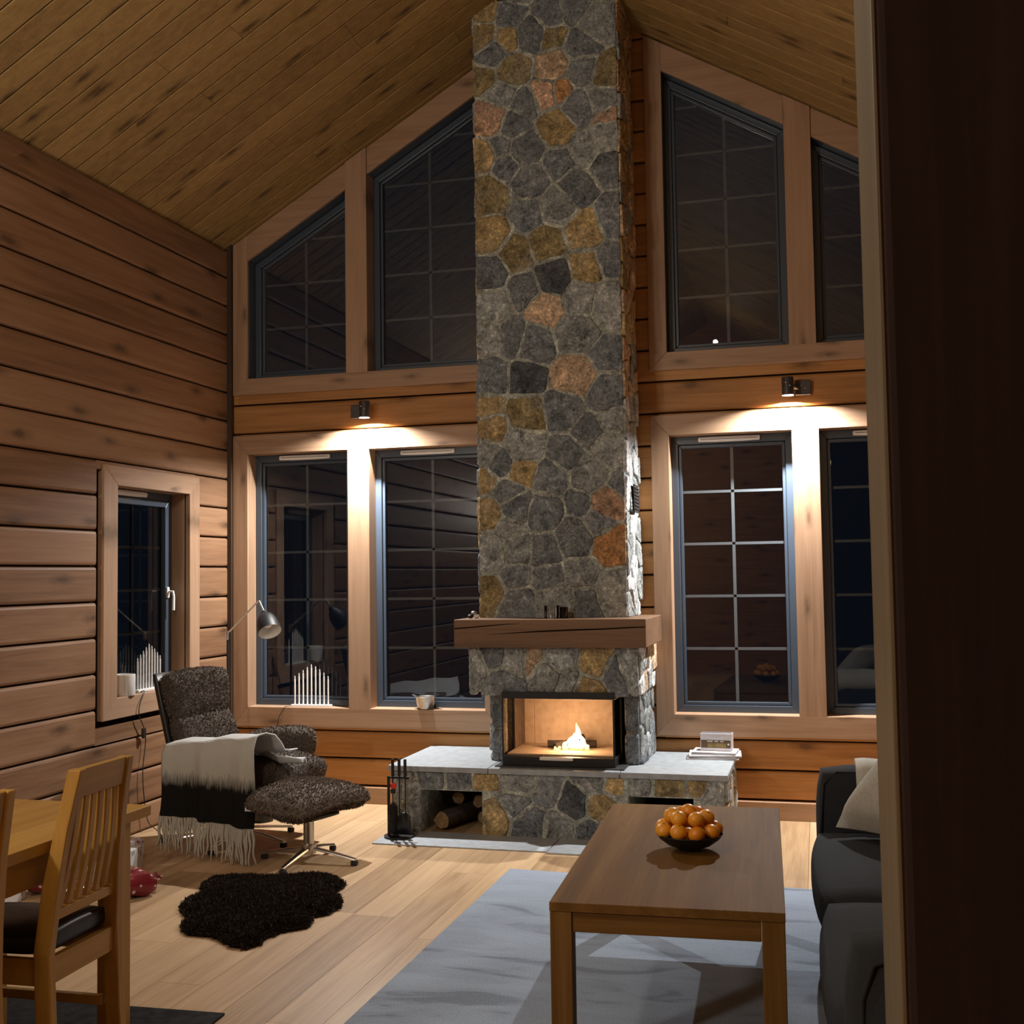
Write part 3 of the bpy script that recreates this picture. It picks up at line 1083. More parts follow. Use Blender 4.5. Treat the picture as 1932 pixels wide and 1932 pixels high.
def stones(mb, sites, rect, place, gap=0.022, relief=0.016, seed=3, holes=(), edge=0.004):
    """stones grown round the sites inside rect (u0,u1,v0,v1); place(u,v,h) -> xyz"""
    rg = random.Random(seed)
    u0, u1, v0, v1 = rect
    wts = [rg.uniform(0, 0.0075) for _ in sites]
    for i, (su, sv, cl) in enumerate(sites):
        poly = [(u0 + edge, v0 + edge), (u1 - edge, v0 + edge), (u1 - edge, v1 - edge), (u0 + edge, v1 - edge)]
        for j, (tu, tv, _) in enumerate(sites):
            if i == j:
                continue
            nx, ny = tu - su, tv - sv
            L = math.hypot(nx, ny)
            if L < 1e-4 or L > 0.9:
                continue
            nx, ny = nx / L, ny / L
            d = nx * (su + tu) / 2 + ny * (sv + tv) / 2 - gap * rg.uniform(0.25, 0.75) + max(-0.25 * L, min(0.25 * L, (wts[i] - wts[j]) / (2 * L)))
            poly = clip(poly, nx, ny, d)
            if len(poly) < 3:
                break
        for (a0, a1, b0, b1) in holes:                      # keep out of openings
            if len(poly) < 3:
                break
            if a0 < su < a1:
                poly = clip(poly, 0, -1, -(b1 + 0.006)) if sv > b1 else (clip(poly, 0, 1, b0 - 0.006) if sv < b0 else [])
            elif su <= a0 and b0 - 0.12 < sv < b1 + 0.04:
                poly = clip(poly, 1, 0, a0 - 0.004)
            elif su >= a1 and b0 - 0.12 < sv < b1 + 0.04:
                poly = clip(poly, -1, 0, -(a1 + 0.004))
            else:
                # corner stones: cut along the nearer side
                if sv > b1:
                    poly = clip(poly, 0, -1, -(b1 + 0.006)) if abs(su - (a0 + a1) / 2) < (a1 - a0) / 2 + 0.10 else poly
        if len(poly) < 3:
            continue
        ar = 0.5 * sum(poly[k][0] * poly[(k + 1) % len(poly)][1] - poly[(k + 1) % len(poly)][0] * poly[k][1] for k in range(len(poly)))
        if abs(ar) < 0.0006:
            continue
        # subdivide, wobble, round
        pts = []
        n = len(poly)
        for k in range(n):
            a, b = poly[k], poly[(k + 1) % n]
            L = math.hypot(b[0] - a[0], b[1] - a[1])
            q = max(1, int(L / 0.030))
            onb = (abs(a[0] - b[0]) < 1e-6 and (abs(a[0] - u0) < 0.01 or abs(a[0] - u1) < 0.01)) or (abs(a[1] - b[1]) < 1e-6)
            for t in range(q):
                f = t / q
                jit = 0.002 if (t == 0 or onb) else 0.0085
                pts.append((a[0] + (b[0] - a[0]) * f + rg.uniform(-jit, jit), a[1] + (b[1] - a[1]) * f + rg.uniform(-jit, jit)))
        for _ in range(2):
            nn = []
            for k in range(len(pts)):
                a, b = pts[k], pts[(k + 1) % len(pts)]
                nn += [(a[0] * 0.75 + b[0] * 0.25, a[1] * 0.75 + b[1] * 0.25), (a[0] * 0.25 + b[0] * 0.75, a[1] * 0.25 + b[1] * 0.75)]
            pts = nn
        cx = sum(p[0] for p in pts) / len(pts)
        cy = sum(p[1] for p in pts) / len(pts)
        hs = relief * rg.uniform(0.65, 1.25)
        tu, tv = rg.uniform(-0.05, 0.05), rg.uniform(-0.05, 0.05)
        rings = [(1.0, -0.006), (0.992, hs * 0.62), (0.95, hs * 0.90), (0.72, hs), (0.38, hs)]
        vs, fs = [], []
        N = len(pts)
        for ri, (k, h) in enumerate(rings):
            for p in pts:
                u, v = cx + (p[0] - cx) * k, cy + (p[1] - cy) * k
                hh = h + ((u - cx) * tu + (v - cy) * tv if ri > 1 else 0) + (rg.uniform(-0.002, 0.002) if ri > 1 else 0)
                if ri > 0:
                    hh = max(hh, 0.0075)
                vs.append(place(u, v, hh))
        vs.append(place(cx, cy, max(hs, 0.0078)))
        for ri in range(len(rings) - 1):
            for k in range(N):
                k2 = (k + 1) % N
                fs.append((ri * N + k, ri * N + k2, (ri + 1) * N + k2, (ri + 1) * N + k))
        o = (len(rings) - 1) * N
        for k in range(N):
            fs.append((o + k, o + (k + 1) % N, len(vs) - 1))
        base = STC[cl]
        j = rg.uniform(0.95, 1.35)
        mb.add(vs, fs, (base[0] * j, base[1] * j, base[2] * j, 1.0 if cl in 'dgb' else 0.5))


def rsites(u0, u1, v0, v1, n, seed, cls='ddggot', dmin=0.12):
    rg = random.Random(seed)
    out = []
    tries = 0
    while len(out) < n and tries < 4000:
        tries += 1
        p = (rg.uniform(u0, u1), rg.uniform(v0, v1))
        if all(math.hypot(p[0] - q[0], p[1] - q[1]) > dmin for q in out):
            out.append((p[0], p[1], rg.choice(cls)))
    return out


fp = thing('fireplace', 'floor to ceiling grey field stone fireplace with a timber mantel', 'fireplace', (0.605, 0, 0))
CX0, CX1, CYF = 0.142, 0.992, -0.47
# stone centres (metres along the face, height, colour class) for the three visible stone faces
CHIM = [(0.207,4.807,'o'),(0.361,4.765,'d'),(0.485,4.641,'d'),(0.612,4.755,'d'),(0.734,4.766,'d'),(0.895,4.641,'g'),(0.616,4.617,'b'),(0.805,4.530,'d'),(0.195,4.649,'o'),(0.336,4.630,'o'),(0.243,4.559,'d'),(0.192,4.420,'b'),(0.369,4.439,'b'),(0.626,4.418,'t'),(0.918,4.339,'b'),(0.809,4.365,'d'),(0.671,4.263,'r'),(0.575,4.253,'p'),(0.443,4.205,'d'),(0.773,4.159,'d'),(0.244,4.156,'p'),(0.931,4.074,'p'),(0.639,4.052,'o'),(0.305,4.277,'g'),(0.893,4.191,'g'),(0.192,3.924,'o'),(0.307,3.975,'d'),(0.452,3.943,'d'),(0.635,3.841,'d'),(0.816,3.912,'g'),(0.945,3.963,'g'),(0.954,3.812,'d'),(0.331,3.855,'d'),(0.471,3.754,'d'),(0.377,4.098,'d'),(0.221,3.700,'b'),(0.478,3.567,'d'),(0.644,3.585,'g'),(0.743,3.663,'d'),(0.798,3.433,'o'),(0.954,3.486,'d'),(0.215,3.452,'o'),(0.577,3.378,'b'),(0.381,3.314,'b'),(0.800,3.212,'o'),(0.943,3.253,'d'),(0.608,3.172,'v'),(0.218,3.208,'d'),(0.420,3.113,'d'),(0.225,3.033,'g'),(0.769,3.026,'g'),(0.558,2.974,'t'),(0.944,2.979,'g'),(0.193,2.830,'g'),(0.348,2.826,'d'),(0.485,2.783,'d'),(0.740,2.834,'g'),(0.917,2.693,'d'),(0.197,2.616,'d'),(0.434,2.602,'v'),(0.727,2.573,'t'),(0.913,2.461,'d'),(0.181,2.423,'o'),(0.199,2.281,'o'),(0.431,2.360,'b'),(0.658,2.383,'d'),(0.789,2.263,'d'),(0.938,2.353,'g'),(0.922,2.139,'g'),(0.399,2.185,'g'),(0.660,2.134,'d'),(0.178,2.170,'g'),(0.280,2.091,'d'),(0.385,2.047,'o'),(0.185,2.001,'o'),(0.192,1.803,'o'),(0.561,2.000,'d'),(0.806,1.998,'g'),(0.957,1.932,'d'),(0.319,1.935,'d'),(0.369,1.838,'d'),(0.517,1.803,'d'),(0.742,1.848,'d'),(0.895,1.856,'p'),(0.326,1.725,'g'),(0.841,1.736,'d'),(0.903,1.609,'r'),(0.710,1.652,'d'),(0.522,1.583,'d'),(0.205,1.574,'g'),(0.355,1.592,'g'),(0.347,1.427,'d'),(0.545,1.409,'d'),(0.740,1.440,'g'),(0.919,1.354,'g'),(0.208,1.349,'b'),(0.367,1.280,'d'),(0.583,1.284,'g'),(0.747,1.289,'d')]
BREAST = [(0.148,0.927,'g'),(0.274,0.993,'d'),(0.316,0.851,'d'),(0.373,0.981,'g'),(0.456,0.982,'t'),(0.576,0.880,'g'),(0.654,0.983,'g'),(0.827,0.954,'o'),(0.956,0.892,'d'),(0.785,0.803,'o'),(0.705,0.837,'g'),(1.062,0.921,'g')]
BENCH = [(-0.272,0.228,'g'),(-0.203,0.124,'g'),(-0.050,0.306,'d'),(0.047,0.309,'d'),(0.229,0.300,'o'),(0.275,0.128,'o'),(0.395,0.199,'d'),(0.501,0.063,'d'),(0.572,0.257,'d'),(0.409,0.315,'g'),(0.734,0.195,'v'),(0.942,0.298,'o'),(0.871,0.188,'o'),(0.833,0.323,'g'),(1.092,0.309,'g'),(1.244,0.297,'b'),(1.379,0.313,'o'),(1.483,0.267,'g'),(0.628,0.042,'g'),(-0.261,0.034,'g'),(0.80,0.06,'d'),(0.94,0.09,'o'),(1.46,0.09,'d')]

col_ = MB()
col_.box(CX0 + 0.001, CX1 - 0.001, CYF - 0.004, 0.05, 0.775, 4.86, col=MORTAR)
stones(col_, CHIM + [(0.25, 4.95, 'd'), (0.42, 4.93, 'g'), (0.60, 4.95, 'd'), (0.78, 4.94, 'd'), (0.92, 4.88, 'b')], (CX0, CX1, 1.195, 5.03), lambda u, v, h: (u, CYF - h, v), gap=0.017, relief=0.010, seed=5, edge=-0.006)
stones(col_, [(a, b, (c if b > 2.45 else 'w' if c in 'wt' else 'g')) for a, b, c in rsites(-0.46, -0.02, 1.2, 4.85, 90, 11, 'ttogtot', 0.10)], (CYF, 0.0, 1.195, 4.84), lambda u, v, h: (CX1 + h * 1.2 - 0.004, u, v), gap=0.008, relief=0.022, seed=9, edge=0.0)  # right flank paler below the wall lamp, lamplight put into stone colours
stones(col_, rsites(-0.46, -0.02, 1.2, 4.8, 40, 12, 'gtogd', 0.16), (CYF, 0.0, 1.195, 4.80), lambda u, v, h: (CX0 - h, u, v), gap=0.02, relief=0.016, seed=10, edge=0.0)
# cut the column under the ceiling ridge
colo = col_.build('chimney', M['stone'], fp, smooth=42)

br = MB()
BX0, BX1, BYF = 0.118, 1.072, -0.615
br.box(BX0 + 0.001, BX1 - 0.001, BYF - 0.006, 0.03, 0.785, 1.035, col=MORTAR)
stones(br, BREAST, (BX0, BX1, 0.772, 1.038), lambda u, v, h: (u, BYF - h, v), gap=0.02, relief=0.018, seed=14, edge=-0.006)
stones(br, rsites(-0.6, -0.03, 0.79, 1.03, 9, 15, 'wgwtg', 0.13), (BYF, 0.0, 0.775, 1.038), lambda u, v, h: (BX1 + h - 0.004, u, v), gap=0.018, relief=0.024, seed=16, edge=0.0)
stones(br, rsites(-0.6, -0.03, 0.79, 1.03, 8, 17, 'gtg', 0.13), (BYF, 0.0, 0.775, 1.038), lambda u, v, h: (BX0 - h, u, v), gap=0.018, relief=0.016, seed=18, edge=0.0)
br.build('breast', M['stone'], fp, smooth=42)

for (a, b, sg) in ((0.205, 0.278, -1), (0.975, 1.055, 1)):
    jm = MB()
    jm.box(a + 0.004, b - 0.004, -0.475, 0.03, 0.377, 0.785, col=MORTAR)
    stones(jm, [((a + b) / 2, 0.47, 'd'), ((a + b) / 2, 0.66, 'd')], (a, b, 0.378, 0.785), lambda u, v, h: (u, -0.48 - h, v), gap=0.015, relief=0.018, seed=20 + sg, edge=0.0)
    sx = b if sg > 0 else a
    stones(jm, rsites(-0.46, -0.03, 0.4, 0.76, 10, 22 + sg, 'gwdg', 0.13), (-0.48, 0.0, 0.378, 0.785), lambda u, v, h: (sx + sg * (h - 0.004), u, v), gap=0.016, relief=0.022, seed=25 + sg, edge=0.0)
    jm.build('jamb', M['stone'], fp, smooth=42)

# bench with two wood stores
be = MB()
EX0, EX1, EYF = -0.322, 1.536, -0.715
HOL = [(-0.155, 0.205, -0.05, 0.243), (1.025, 1.372, -0.05, 0.246)]
for (a, b, c0, d) in ((EX0, -0.155, 0, 0.345), (0.205, 1.025, 0, 0.345), (1.372, EX1, 0, 0.345), (-0.155, 0.205, 0.243, 0.345), (1.025, 1.372, 0.246, 0.345)):
    be.box(a, b, EYF - 0.005, 0.03, c0, d, col=MORTAR)
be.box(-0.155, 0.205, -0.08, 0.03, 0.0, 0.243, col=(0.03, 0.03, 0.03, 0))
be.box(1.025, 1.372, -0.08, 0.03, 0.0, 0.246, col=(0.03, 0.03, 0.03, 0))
stones(be, BENCH, (EX0, EX1, 0.0, 0.345), lambda u, v, h: (u, EYF - h, v), gap=0.018, relief=0.014, seed=31, holes=HOL, edge=0.002)
stones(be, rsites(-0.70, -0.03, 0.02, 0.33, 12, 33, 'gwtg', 0.15), (EYF, 0.0, 0.0, 0.345), lambda u, v, h: (EX1 + h - 0.004, u, v), gap=0.018, relief=0.022, seed=34, edge=0.0)
stones(be, rsites(-0.70, -0.03, 0.02, 0.33, 12, 35, 'gdg', 0.15), (EYF, 0.0, 0.0, 0.345), lambda u, v, h: (EX0 - h + 0.004, u, v), gap=0.018, relief=0.016, seed=36, edge=0.0)
be.build('bench', M['stone'], fp, smooth=42)
sl = MB()
for a, b in ((-0.342, 0.244), (0.248, 0.980), (0.984, 1.556)):
    sl.box(a, b, -0.742, 0.02, 0.346, 0.377)
sl.build('bench_slab', M['slab'], fp, bevel=0.003)

# mantel beam with drying cracks
mt = MB()
mt.box(0.052, 1.138, -0.722, -0.09, 1.040, 1.196)
mto = mt.build('mantel', M['beam'], fp, bevel=0.005)
ck = MB()


def crack(pts, w):
    n = len(pts)
    for (a, b, wa, wb) in zip(pts[:-1], pts[1:], w[:-1], w[1:]):
        ck.add([(a[0], -0.7226, a[1] - wa), (b[0], -0.7226, b[1] - wb), (b[0], -0.7226, b[1] + wb), (a[0], -0.7226, a[1] + wa)], [(0, 1, 2, 3)])


crack([(0.056, 1.146), (0.16, 1.153), (0.27, 1.163), (0.36, 1.170), (0.44, 1.172)], [0.004, 0.0035, 0.003, 0.002, 0.0004])
crack([(0.24, 1.112), (0.38, 1.120), (0.55, 1.130), (0.72, 1.137), (0.90, 1.142), (1.05, 1.150), (1.134, 1.153)], [0.0004, 0.002, 0.004, 0.0045, 0.004, 0.0035, 0.003])
ck.build('drying_crack', M['gap'], mto)

# slate plate and glazed fire insert
MB().box(0.272, 1.000, -0.690, -0.30, 0.3775, 0.384).build('stove_plate', M['slate_dark'], fp, bevel=0.001)
IX0, IX1, IYF = 0.307, 0.945, -0.655
ins = MB()
ins.box(IX0, IX1, IYF, -0.16, 0.384, 0.432)                 # plinth
ins.box(IX0, IX1, IYF + 0.004, -0.16, 0.752, 0.790)         # top
for xx in (IX0, IX1 - 0.010):
    ins.box(xx, xx + 0.010, IYF, IYF + 0.010, 0.432, 0.752)
    ins.box(xx, xx + 0.010, -0.42, -0.16, 0.432, 0.748)
ins.box(IX0, IX1, -0.165, -0.155, 0.432, 0.748)
ino = ins.build('fire_insert', M['black'], fp, bevel=0.002)
ln_ = MB()
ln_.box(IX0 + 0.012, IX1 - 0.012, -0.60, -0.17, 0.432, 0.440)
for (a, b) in ((IX0 + 0.012, 0.379), (0.381, 0.870), (0.872, IX1 - 0.012)):
    ln_.box(a, b, -0.19, -0.17, 0.440, 0.748)
ln_.build('firebox_lining', M['vermiculite'], ino)
for xx in (IX0 + 0.011, IX1 - 0.013):
    MB().box(xx, xx + 0.002, -0.42, -0.19, 0.440, 0.748).build('side_panel', M['darkpanel'], ino)
gp = MB()
gp.add([(IX0 + 0.009, IYF + 0.003, 0.432), (IX1 - 0.009, IYF + 0.003, 0.432), (IX1 - 0.009, IYF + 0.003, 0.748), (IX0 + 0.009, IYF + 0.003, 0.748)], [(0, 1, 2, 3)])
gp.build('glass_door', M['fireglass'], ino)
for xx in (IX0 + 0.005, IX1 - 0.005):
    MB().add([(xx, IYF + 0.010, 0.432), (xx, -0.42, 0.432), (xx, -0.42, 0.748), (xx, IYF + 0.010, 0.748)], [(0, 1, 2, 3)]).build('side_glass', M['sideglass'], ino)
hd = MB()
hd.rbox((0.095, 0.006, 0.010), 0.005, 4, None, (0.622, IYF - 0.024, 0.428))
for xx in (0.545, 0.699):
    hd.box(xx - 0.006, xx + 0.006, IYF - 0.020, IYF + 0.002, 0.422, 0.434)
hd.build('handle', M['satin'], ino, smooth=50)

# vent grille low on the right flank of the column
vg = MB()
vg.box(CX1 + 0.030, CX1 + 0.038, -0.325, -0.165, 1.795, 1.960)
vgo = vg.build('vent_grille', M['blackmat'], fp, bevel=0.002)
vs_ = MB()
for k in range(7):
    z = 1.812 + k * 0.020
    vs_.box(CX1 + 0.036, CX1 + 0.044, -0.315, -0.175, z, z + 0.007)
vs_.build('vent_slat', M['iron'], vgo)

# the fire itself
fire_b = MB()
rg = random.Random(2)


def flame(mb, cx, cy, z0, h, r, lean):
    prof = []
    n = 14
    for i in range(n + 1):
        t = i / n
        rr = r * (math.sin(PI * min(1, t * 1.9 + 0.18)) if t < 0.36 else (1 - t) ** 0.9 * 1.28) + 0.0006
        prof.append((t, max(rr, 0.0006)))
    path = [(cx + lean * t * t + 0.006 * math.sin(9 * t + cx * 40), cy, z0 + h * t) for t, _ in prof]
    mb.tube(path, [p[1] for p in prof], 10, flat=0.7)


for a in ((0.685, -0.42, 0.448, 0.150, 0.042, 0.004), (0.645, -0.41, 0.446, 0.090, 0.036, 0.022), (0.718, -0.43, 0.446, 0.100, 0.030, -0.012), (0.610, -0.42, 0.442, 0.050, 0.030, 0.026), (0.570, -0.42, 0.440, 0.030, 0.026, 0.02), (0.740, -0.40, 0.440, 0.040, 0.020, -0.01)):
    flame(fire_b, *a)
t = NT('flame')
tc = t.n('ShaderNodeTexCoord')
sx = t.n('ShaderNodeSeparateXYZ')
t.l(tc.outputs['Object'], sx.inputs[0])
fc = t.ramp(t.math('MULTIPLY', sx.outputs[2], 6.5), [(0.0, (1.0, 0.50, 0.14)), (0.35, (1.0, 0.82, 0.45)), (0.75, (1.0, 0.72, 0.32)), (1.0, (1.0, 0.42, 0.10))])
lw = t.n('ShaderNodeLayerWeight')
lw.inputs[0].default_value = 0.35
em = t.n('ShaderNodeEmission')
t.l(fc, em.inputs[0])
em.inputs[1].default_value = 5.0
tr = t.n('ShaderNodeBsdfTransparent')
mx = t.n('ShaderNodeMixShader')
t.l(t.math('POWER', lw.outputs['Facing'], 1.2), mx.inputs[0])
t.l(em.outputs[0], mx.inputs[1])
t.l(tr.outputs[0], mx.inputs[2])
t.l(mx.outputs[0], t.out.inputs[0])
fe = thing('fire', 'bright orange fire burning behind the glass of the insert', 'fire', (0.66, -0.40, 0.44))
fire_b.build('flame', t.m, fe, smooth=80)
point('fire_light', (0.67, -0.47, 0.545), FIRE_W, (1.0, 0.60, 0.32), 0.045)


def log_piece(name, p0, p1, r, label, group, mat_bark, seed, split=False):
    rgl = random.Random(seed)
    P0, P1 = Vector(p0), Vector(p1)
    d = (P1 - P0).normalized()
    a = d.cross(Vector((0, 0, 1))).normalized()
    b = a.cross(d)
    n = 14
    rr = [r * rgl.uniform(0.86, 1.1) for _ in range(n)]
    ring = lambda P, k: [P + (a * math.cos(2 * PI * i / n) + b * math.sin(2 * PI * i / n) * (0.8 if split and math.sin(2 * PI * i / n) < 0 else 1)) * rr[i] * k for i in range(n)]
    mb_ = MB()
    vs = ring(P0, 1) + ring(P1, 1)
    mb_.add(vs, [(i, (i + 1) % n, n + (i + 1) % n, n + i) for i in range(n)])
    root = thing(name, label, 'firewood', (P0 + P1) / 2, 0, group)
    mb_.build('bark', mat_bark, root, smooth=40)
    for P in (P0, P1):
        MB().add(ring(P, 1), [tuple(range(n))]).build('cut_end', M['cutwood'] if mat_bark == M['bark'] else M['char'], root)
    return root


log_piece('firewood_log', (-0.060, -0.64, 0.056), (0.030, -0.34, 0.060), 0.052, 'big split log at the front of the left wood store', 'firewood in the left store', M['bark'], 3, True)
log_piece('firewood_log', (0.148, -0.47, 0.046), (0.152, -0.14, 0.046), 0.043, 'round log low against the right side of the left wood store', 'firewood in the left store', M['bark'], 4)
log_piece('firewood_log', (0.105, -0.45, 0.134), (0.125, -0.14, 0.136), 0.036, 'small log lying on top of the low round log in the left store', 'firewood in the left store', M['bark'], 5)
log_piece('firewood_log', (-0.030, -0.42, 0.145), (-0.02, -0.15, 0.150), 0.036, 'dark log resting over the big split log in the left store', 'firewood in the left store', M['bark'], 6)
log_piece('burning_log', (0.50, -0.36, 0.462), (0.78, -0.33, 0.464), 0.022, 'charred log lying under the flames', 'logs in the fire', M['char'], 8)
log_piece('burning_log', (0.56, -0.43, 0.459), (0.70, -0.30, 0.498), 0.018, 'charred log leaning across the other burning log', 'logs in the fire', M['char'], 9)

# slate slabs set on the floor before the bench
MB().box(-0.330, 0.640, -1.022, -0.700, 0.0, 0.008).build('x', M['slate'], bevel=0.002)
o = bpy.data.objects['x']; o.name = 'slate_slab'
tag(o, 'grey slate floor slab under the fire tools', 'floor slab', 'slate slabs before the fireplace')
MB().box(0.646, 1.560, -1.046, -0.700, 0.0, 0.008).build('x', M['slate'], bevel=0.002)
o = bpy.data.objects['x']; o.name = 'slate_slab'
tag(o, 'grey slate floor slab partly hidden behind the coffee table', 'floor slab', 'slate slabs before the fireplace')

# fire tool set
ft = thing('fire_tool_set', 'black fire tool set on the slate at the bench corner', 'fire tools', (-0.235, -0.86, 0.008))
b = MB()
b.lathe([(0.0, 0.0), (0.085, 0.0), (0.085, 0.010), (0.0, 0.010)], (-0.232, -0.86, 0.008), 28, cap=False)
b.build('base', M['black'], ft, smooth=40)
MB().box(-0.300, -0.284, -0.866, -0.860, 0.012, 0.340).build('stand', M['black'], ft, bevel=0.001)
MB().box(-0.300, -0.170, -0.868, -0.860, 0.326, 0.338).build('hook_bar', M['black'], ft, bevel=0.001)
for (xx, yy, kind) in ((-0.261, -0.880, 'brush'), (-0.226, -0.872, 'poker'), (-0.187, -0.884, 'shovel')):
    g = MB().tube([(xx, yy, 0.342), (xx, yy, 0.436)], 0.0085, 10)
    tl = MB().tube([(xx, yy, 0.06 if kind != 'shovel' else 0.14), (xx, yy, 0.345)], 0.0035, 8)
    tlo = tl.build(kind, M['black'], ft, smooth=50)
    g.build('grip', M['blackmat'], tlo, smooth=40)
    if kind == 'brush':
        MB().lathe([(0.006, 0.20), (0.022, 0.175), (0.030, 0.06), (0.026, 0.03), (0.0, 0.03)], (xx, yy + 0.004, 0.0), 16).fur(700, 0.02, 0.0015, 4, 0.4, 0.8).build('bristles', M['blackmat'], tlo, smooth=40)
    if kind == 'shovel':
        sh = MB()
        vs = []
        for (ww, z, dep) in ((0.020, 0.150, 0.0), (0.036, 0.130, 0.006), (0.040, 0.080, 0.012), (0.040, 0.030, 0.004)):
            vs += [(xx - ww, yy - dep - 0.012, z), (xx, yy - dep + 0.006, z), (xx + ww, yy - dep - 0.012, z)]
        sh.add(vs, [(3 * i + k, 3 * i + k + 1, 3 * i + k + 4, 3 * i + k + 3) for i in range(3) for k in range(2)])
        so = sh.build('blade', M['black'], tlo, smooth=50)
        md = so.modifiers.new('t', 'SOLIDIFY')
        md.thickness = 0.003
tg = thing('fire_lighter', 'red and black lighter hanging among the fire tools', 'lighter', (-0.250, -0.90, 0.262))
MB().rbox((0.0165, 0.008, 0.016), 0.006, 4, c=(-0.250, -0.900, 0.293)).build('red_grip', M['red'], tg, smooth=50)
MB().rbox((0.014, 0.008, 0.014), 0.006, 4, c=(-0.252, -0.900, 0.264)).build('body', M['black'], tg, smooth=50)
MB().tube([(-0.256, -0.893, 0.30), (-0.260, -0.884, 0.345)], 0.002, 6).build('loop', M['black'], tg)

# on the mantel
gl = thing('glass_tumbler', 'clear glass tealight holder in the middle of the mantel', 'glass', (0.590, -0.60, 1.196))
MB().lathe([(0.0, 0.004), (0.036, 0.004), (0.040, 0.072), (0.043, 0.072), (0.040, 0.0), (0.0, 0.0)], (0.590, -0.60, 1.1965), 28, cap=False).build('cup', M['clear'], gl, smooth=40)
MB().lathe([(0.0, 0.0), (0.020, 0.0), (0.020, 0.016), (0.0, 0.016)], (0.590, -0.60, 1.2008), 20, cap=False).build('tealight', M['tin'], gl, smooth=40)
g2 = thing('smoked_glass', 'small dark glass right behind the clear tealight holder', 'glass', (0.652, -0.562, 1.196))
MB().lathe([(0.0, 0.004), (0.020, 0.004), (0.022, 0.062), (0.024, 0.062), (0.022, 0.0), (0.0, 0.0)], (0.652, -0.562, 1.1965), 24, cap=False).build('cup', glass_mat('smoked', 1.6, (0.25, 0.25, 0.26)), g2, smooth=40)
for i, (xx, zz, mt_, lb) in enumerate(((0.100, 0.0, 'black', 'black pebble on the left end of the mantel, beside the white one'), (0.136, 0.0, 'white', 'round white pebble on the left end of the mantel'), (0.120, 0.019, 'tin', 'grey pebble resting on top of the two mantel pebbles'))):
    p_ = MB().ball((xx, -0.555, 1.1965 + 0.012 + zz), 0.016, 14, 10, (1.1, 1, 0.75)).build('pebble', M[mt_], smooth=80)
    tag(p_, lb, 'pebble', 'pebbles on the mantel')

# magazines and a small printed box on the bench
rg = random.Random(4)
zz = 0.3772
specs = [(1.430, -0.150, 0.145, 0.105, 0.008, 3, 'paper', 'bottom magazine of the pile on the bench end'),
         (1.428, -0.150, 0.140, 0.100, 0.007, -2, 'paperdark', 'dark magazine second from the bottom of the bench pile'),
         (1.440, -0.145, 0.146, 0.104, 0.008, 5, 'paper', 'skewed white magazine in the middle of the bench pile'),
         (1.435, -0.140, 0.120, 0.088, 0.006, 1, 'paperdark', 'dark covered booklet near the top of the bench pile'),
         (1.440, -0.135, 0.125, 0.090, 0.007, -3, 'paper', 'topmost white magazine of the bench pile')]
for (cx, cy, hx, hy, th, an, mt_, lb) in specs:
    rt_ = thing('magazine', lb, 'magazine', (cx, cy, zz), math.radians(an), 'magazines on the bench')
    MB().box(-hx, hx, -hy, hy, 0.0012, th - 0.0012).build('pages', M['paper'], rt_, local=True)
    cvr = MB().box(-hx - 0.001, hx + 0.001, -hy - 0.001, hy + 0.001, th - 0.0012, th)
    cvr.box(-hx - 0.001, hx + 0.001, -hy - 0.001, hy + 0.001, 0, 0.0012)
    cvr.build('cover', M[mt_], rt_, local=True)
    zz += th + 0.0004
bxr = thing('printed_box', 'small white and brown printed box on top of the magazines', 'box', (1.450, -0.130, zz), math.radians(-2))
MB().box(-0.090, 0.090, -0.040, 0.040, 0.0, 0.100).build('carton', M['paper'], bxr, local=True, bevel=0.002)
MB().box(-0.086, 0.082, -0.0412, -0.040, 0.018, 0.062).build('label', M['browncard'], bxr, local=True)
lt = MB()
for k in range(9):
    if k in (3, 6):
        continue
    lt.box(-0.050 + k * 0.0105, -0.050 + k * 0.0105 + 0.0085, -0.0418, -0.0412, 0.052, 0.059)
lt.build('lettering', M['paper'], bxr, local=True)
MB().box(-0.048, 0.056, -0.0418, -0.0412, 0.022, 0.046).build('label_picture', plain('ochre_print', (0.22, 0.16, 0.05), 0.6, var=0.4), bxr, local=True)
MB().lathe([(0.0, 0.0), (0.006, 0.0), (0.006, 0.0008), (0.0, 0.0008)], (0.070, -0.0412, 0.040), 14, T=lambda v: Vector((v.x, -v.z, v.y)), cap=False).build('label_dot', M['white'], bxr, local=True)
MB().box(-0.088, 0.088, -0.038, 0.038, 0.100, 0.1008).build('lid', M['paperdark'], bxr, local=True)

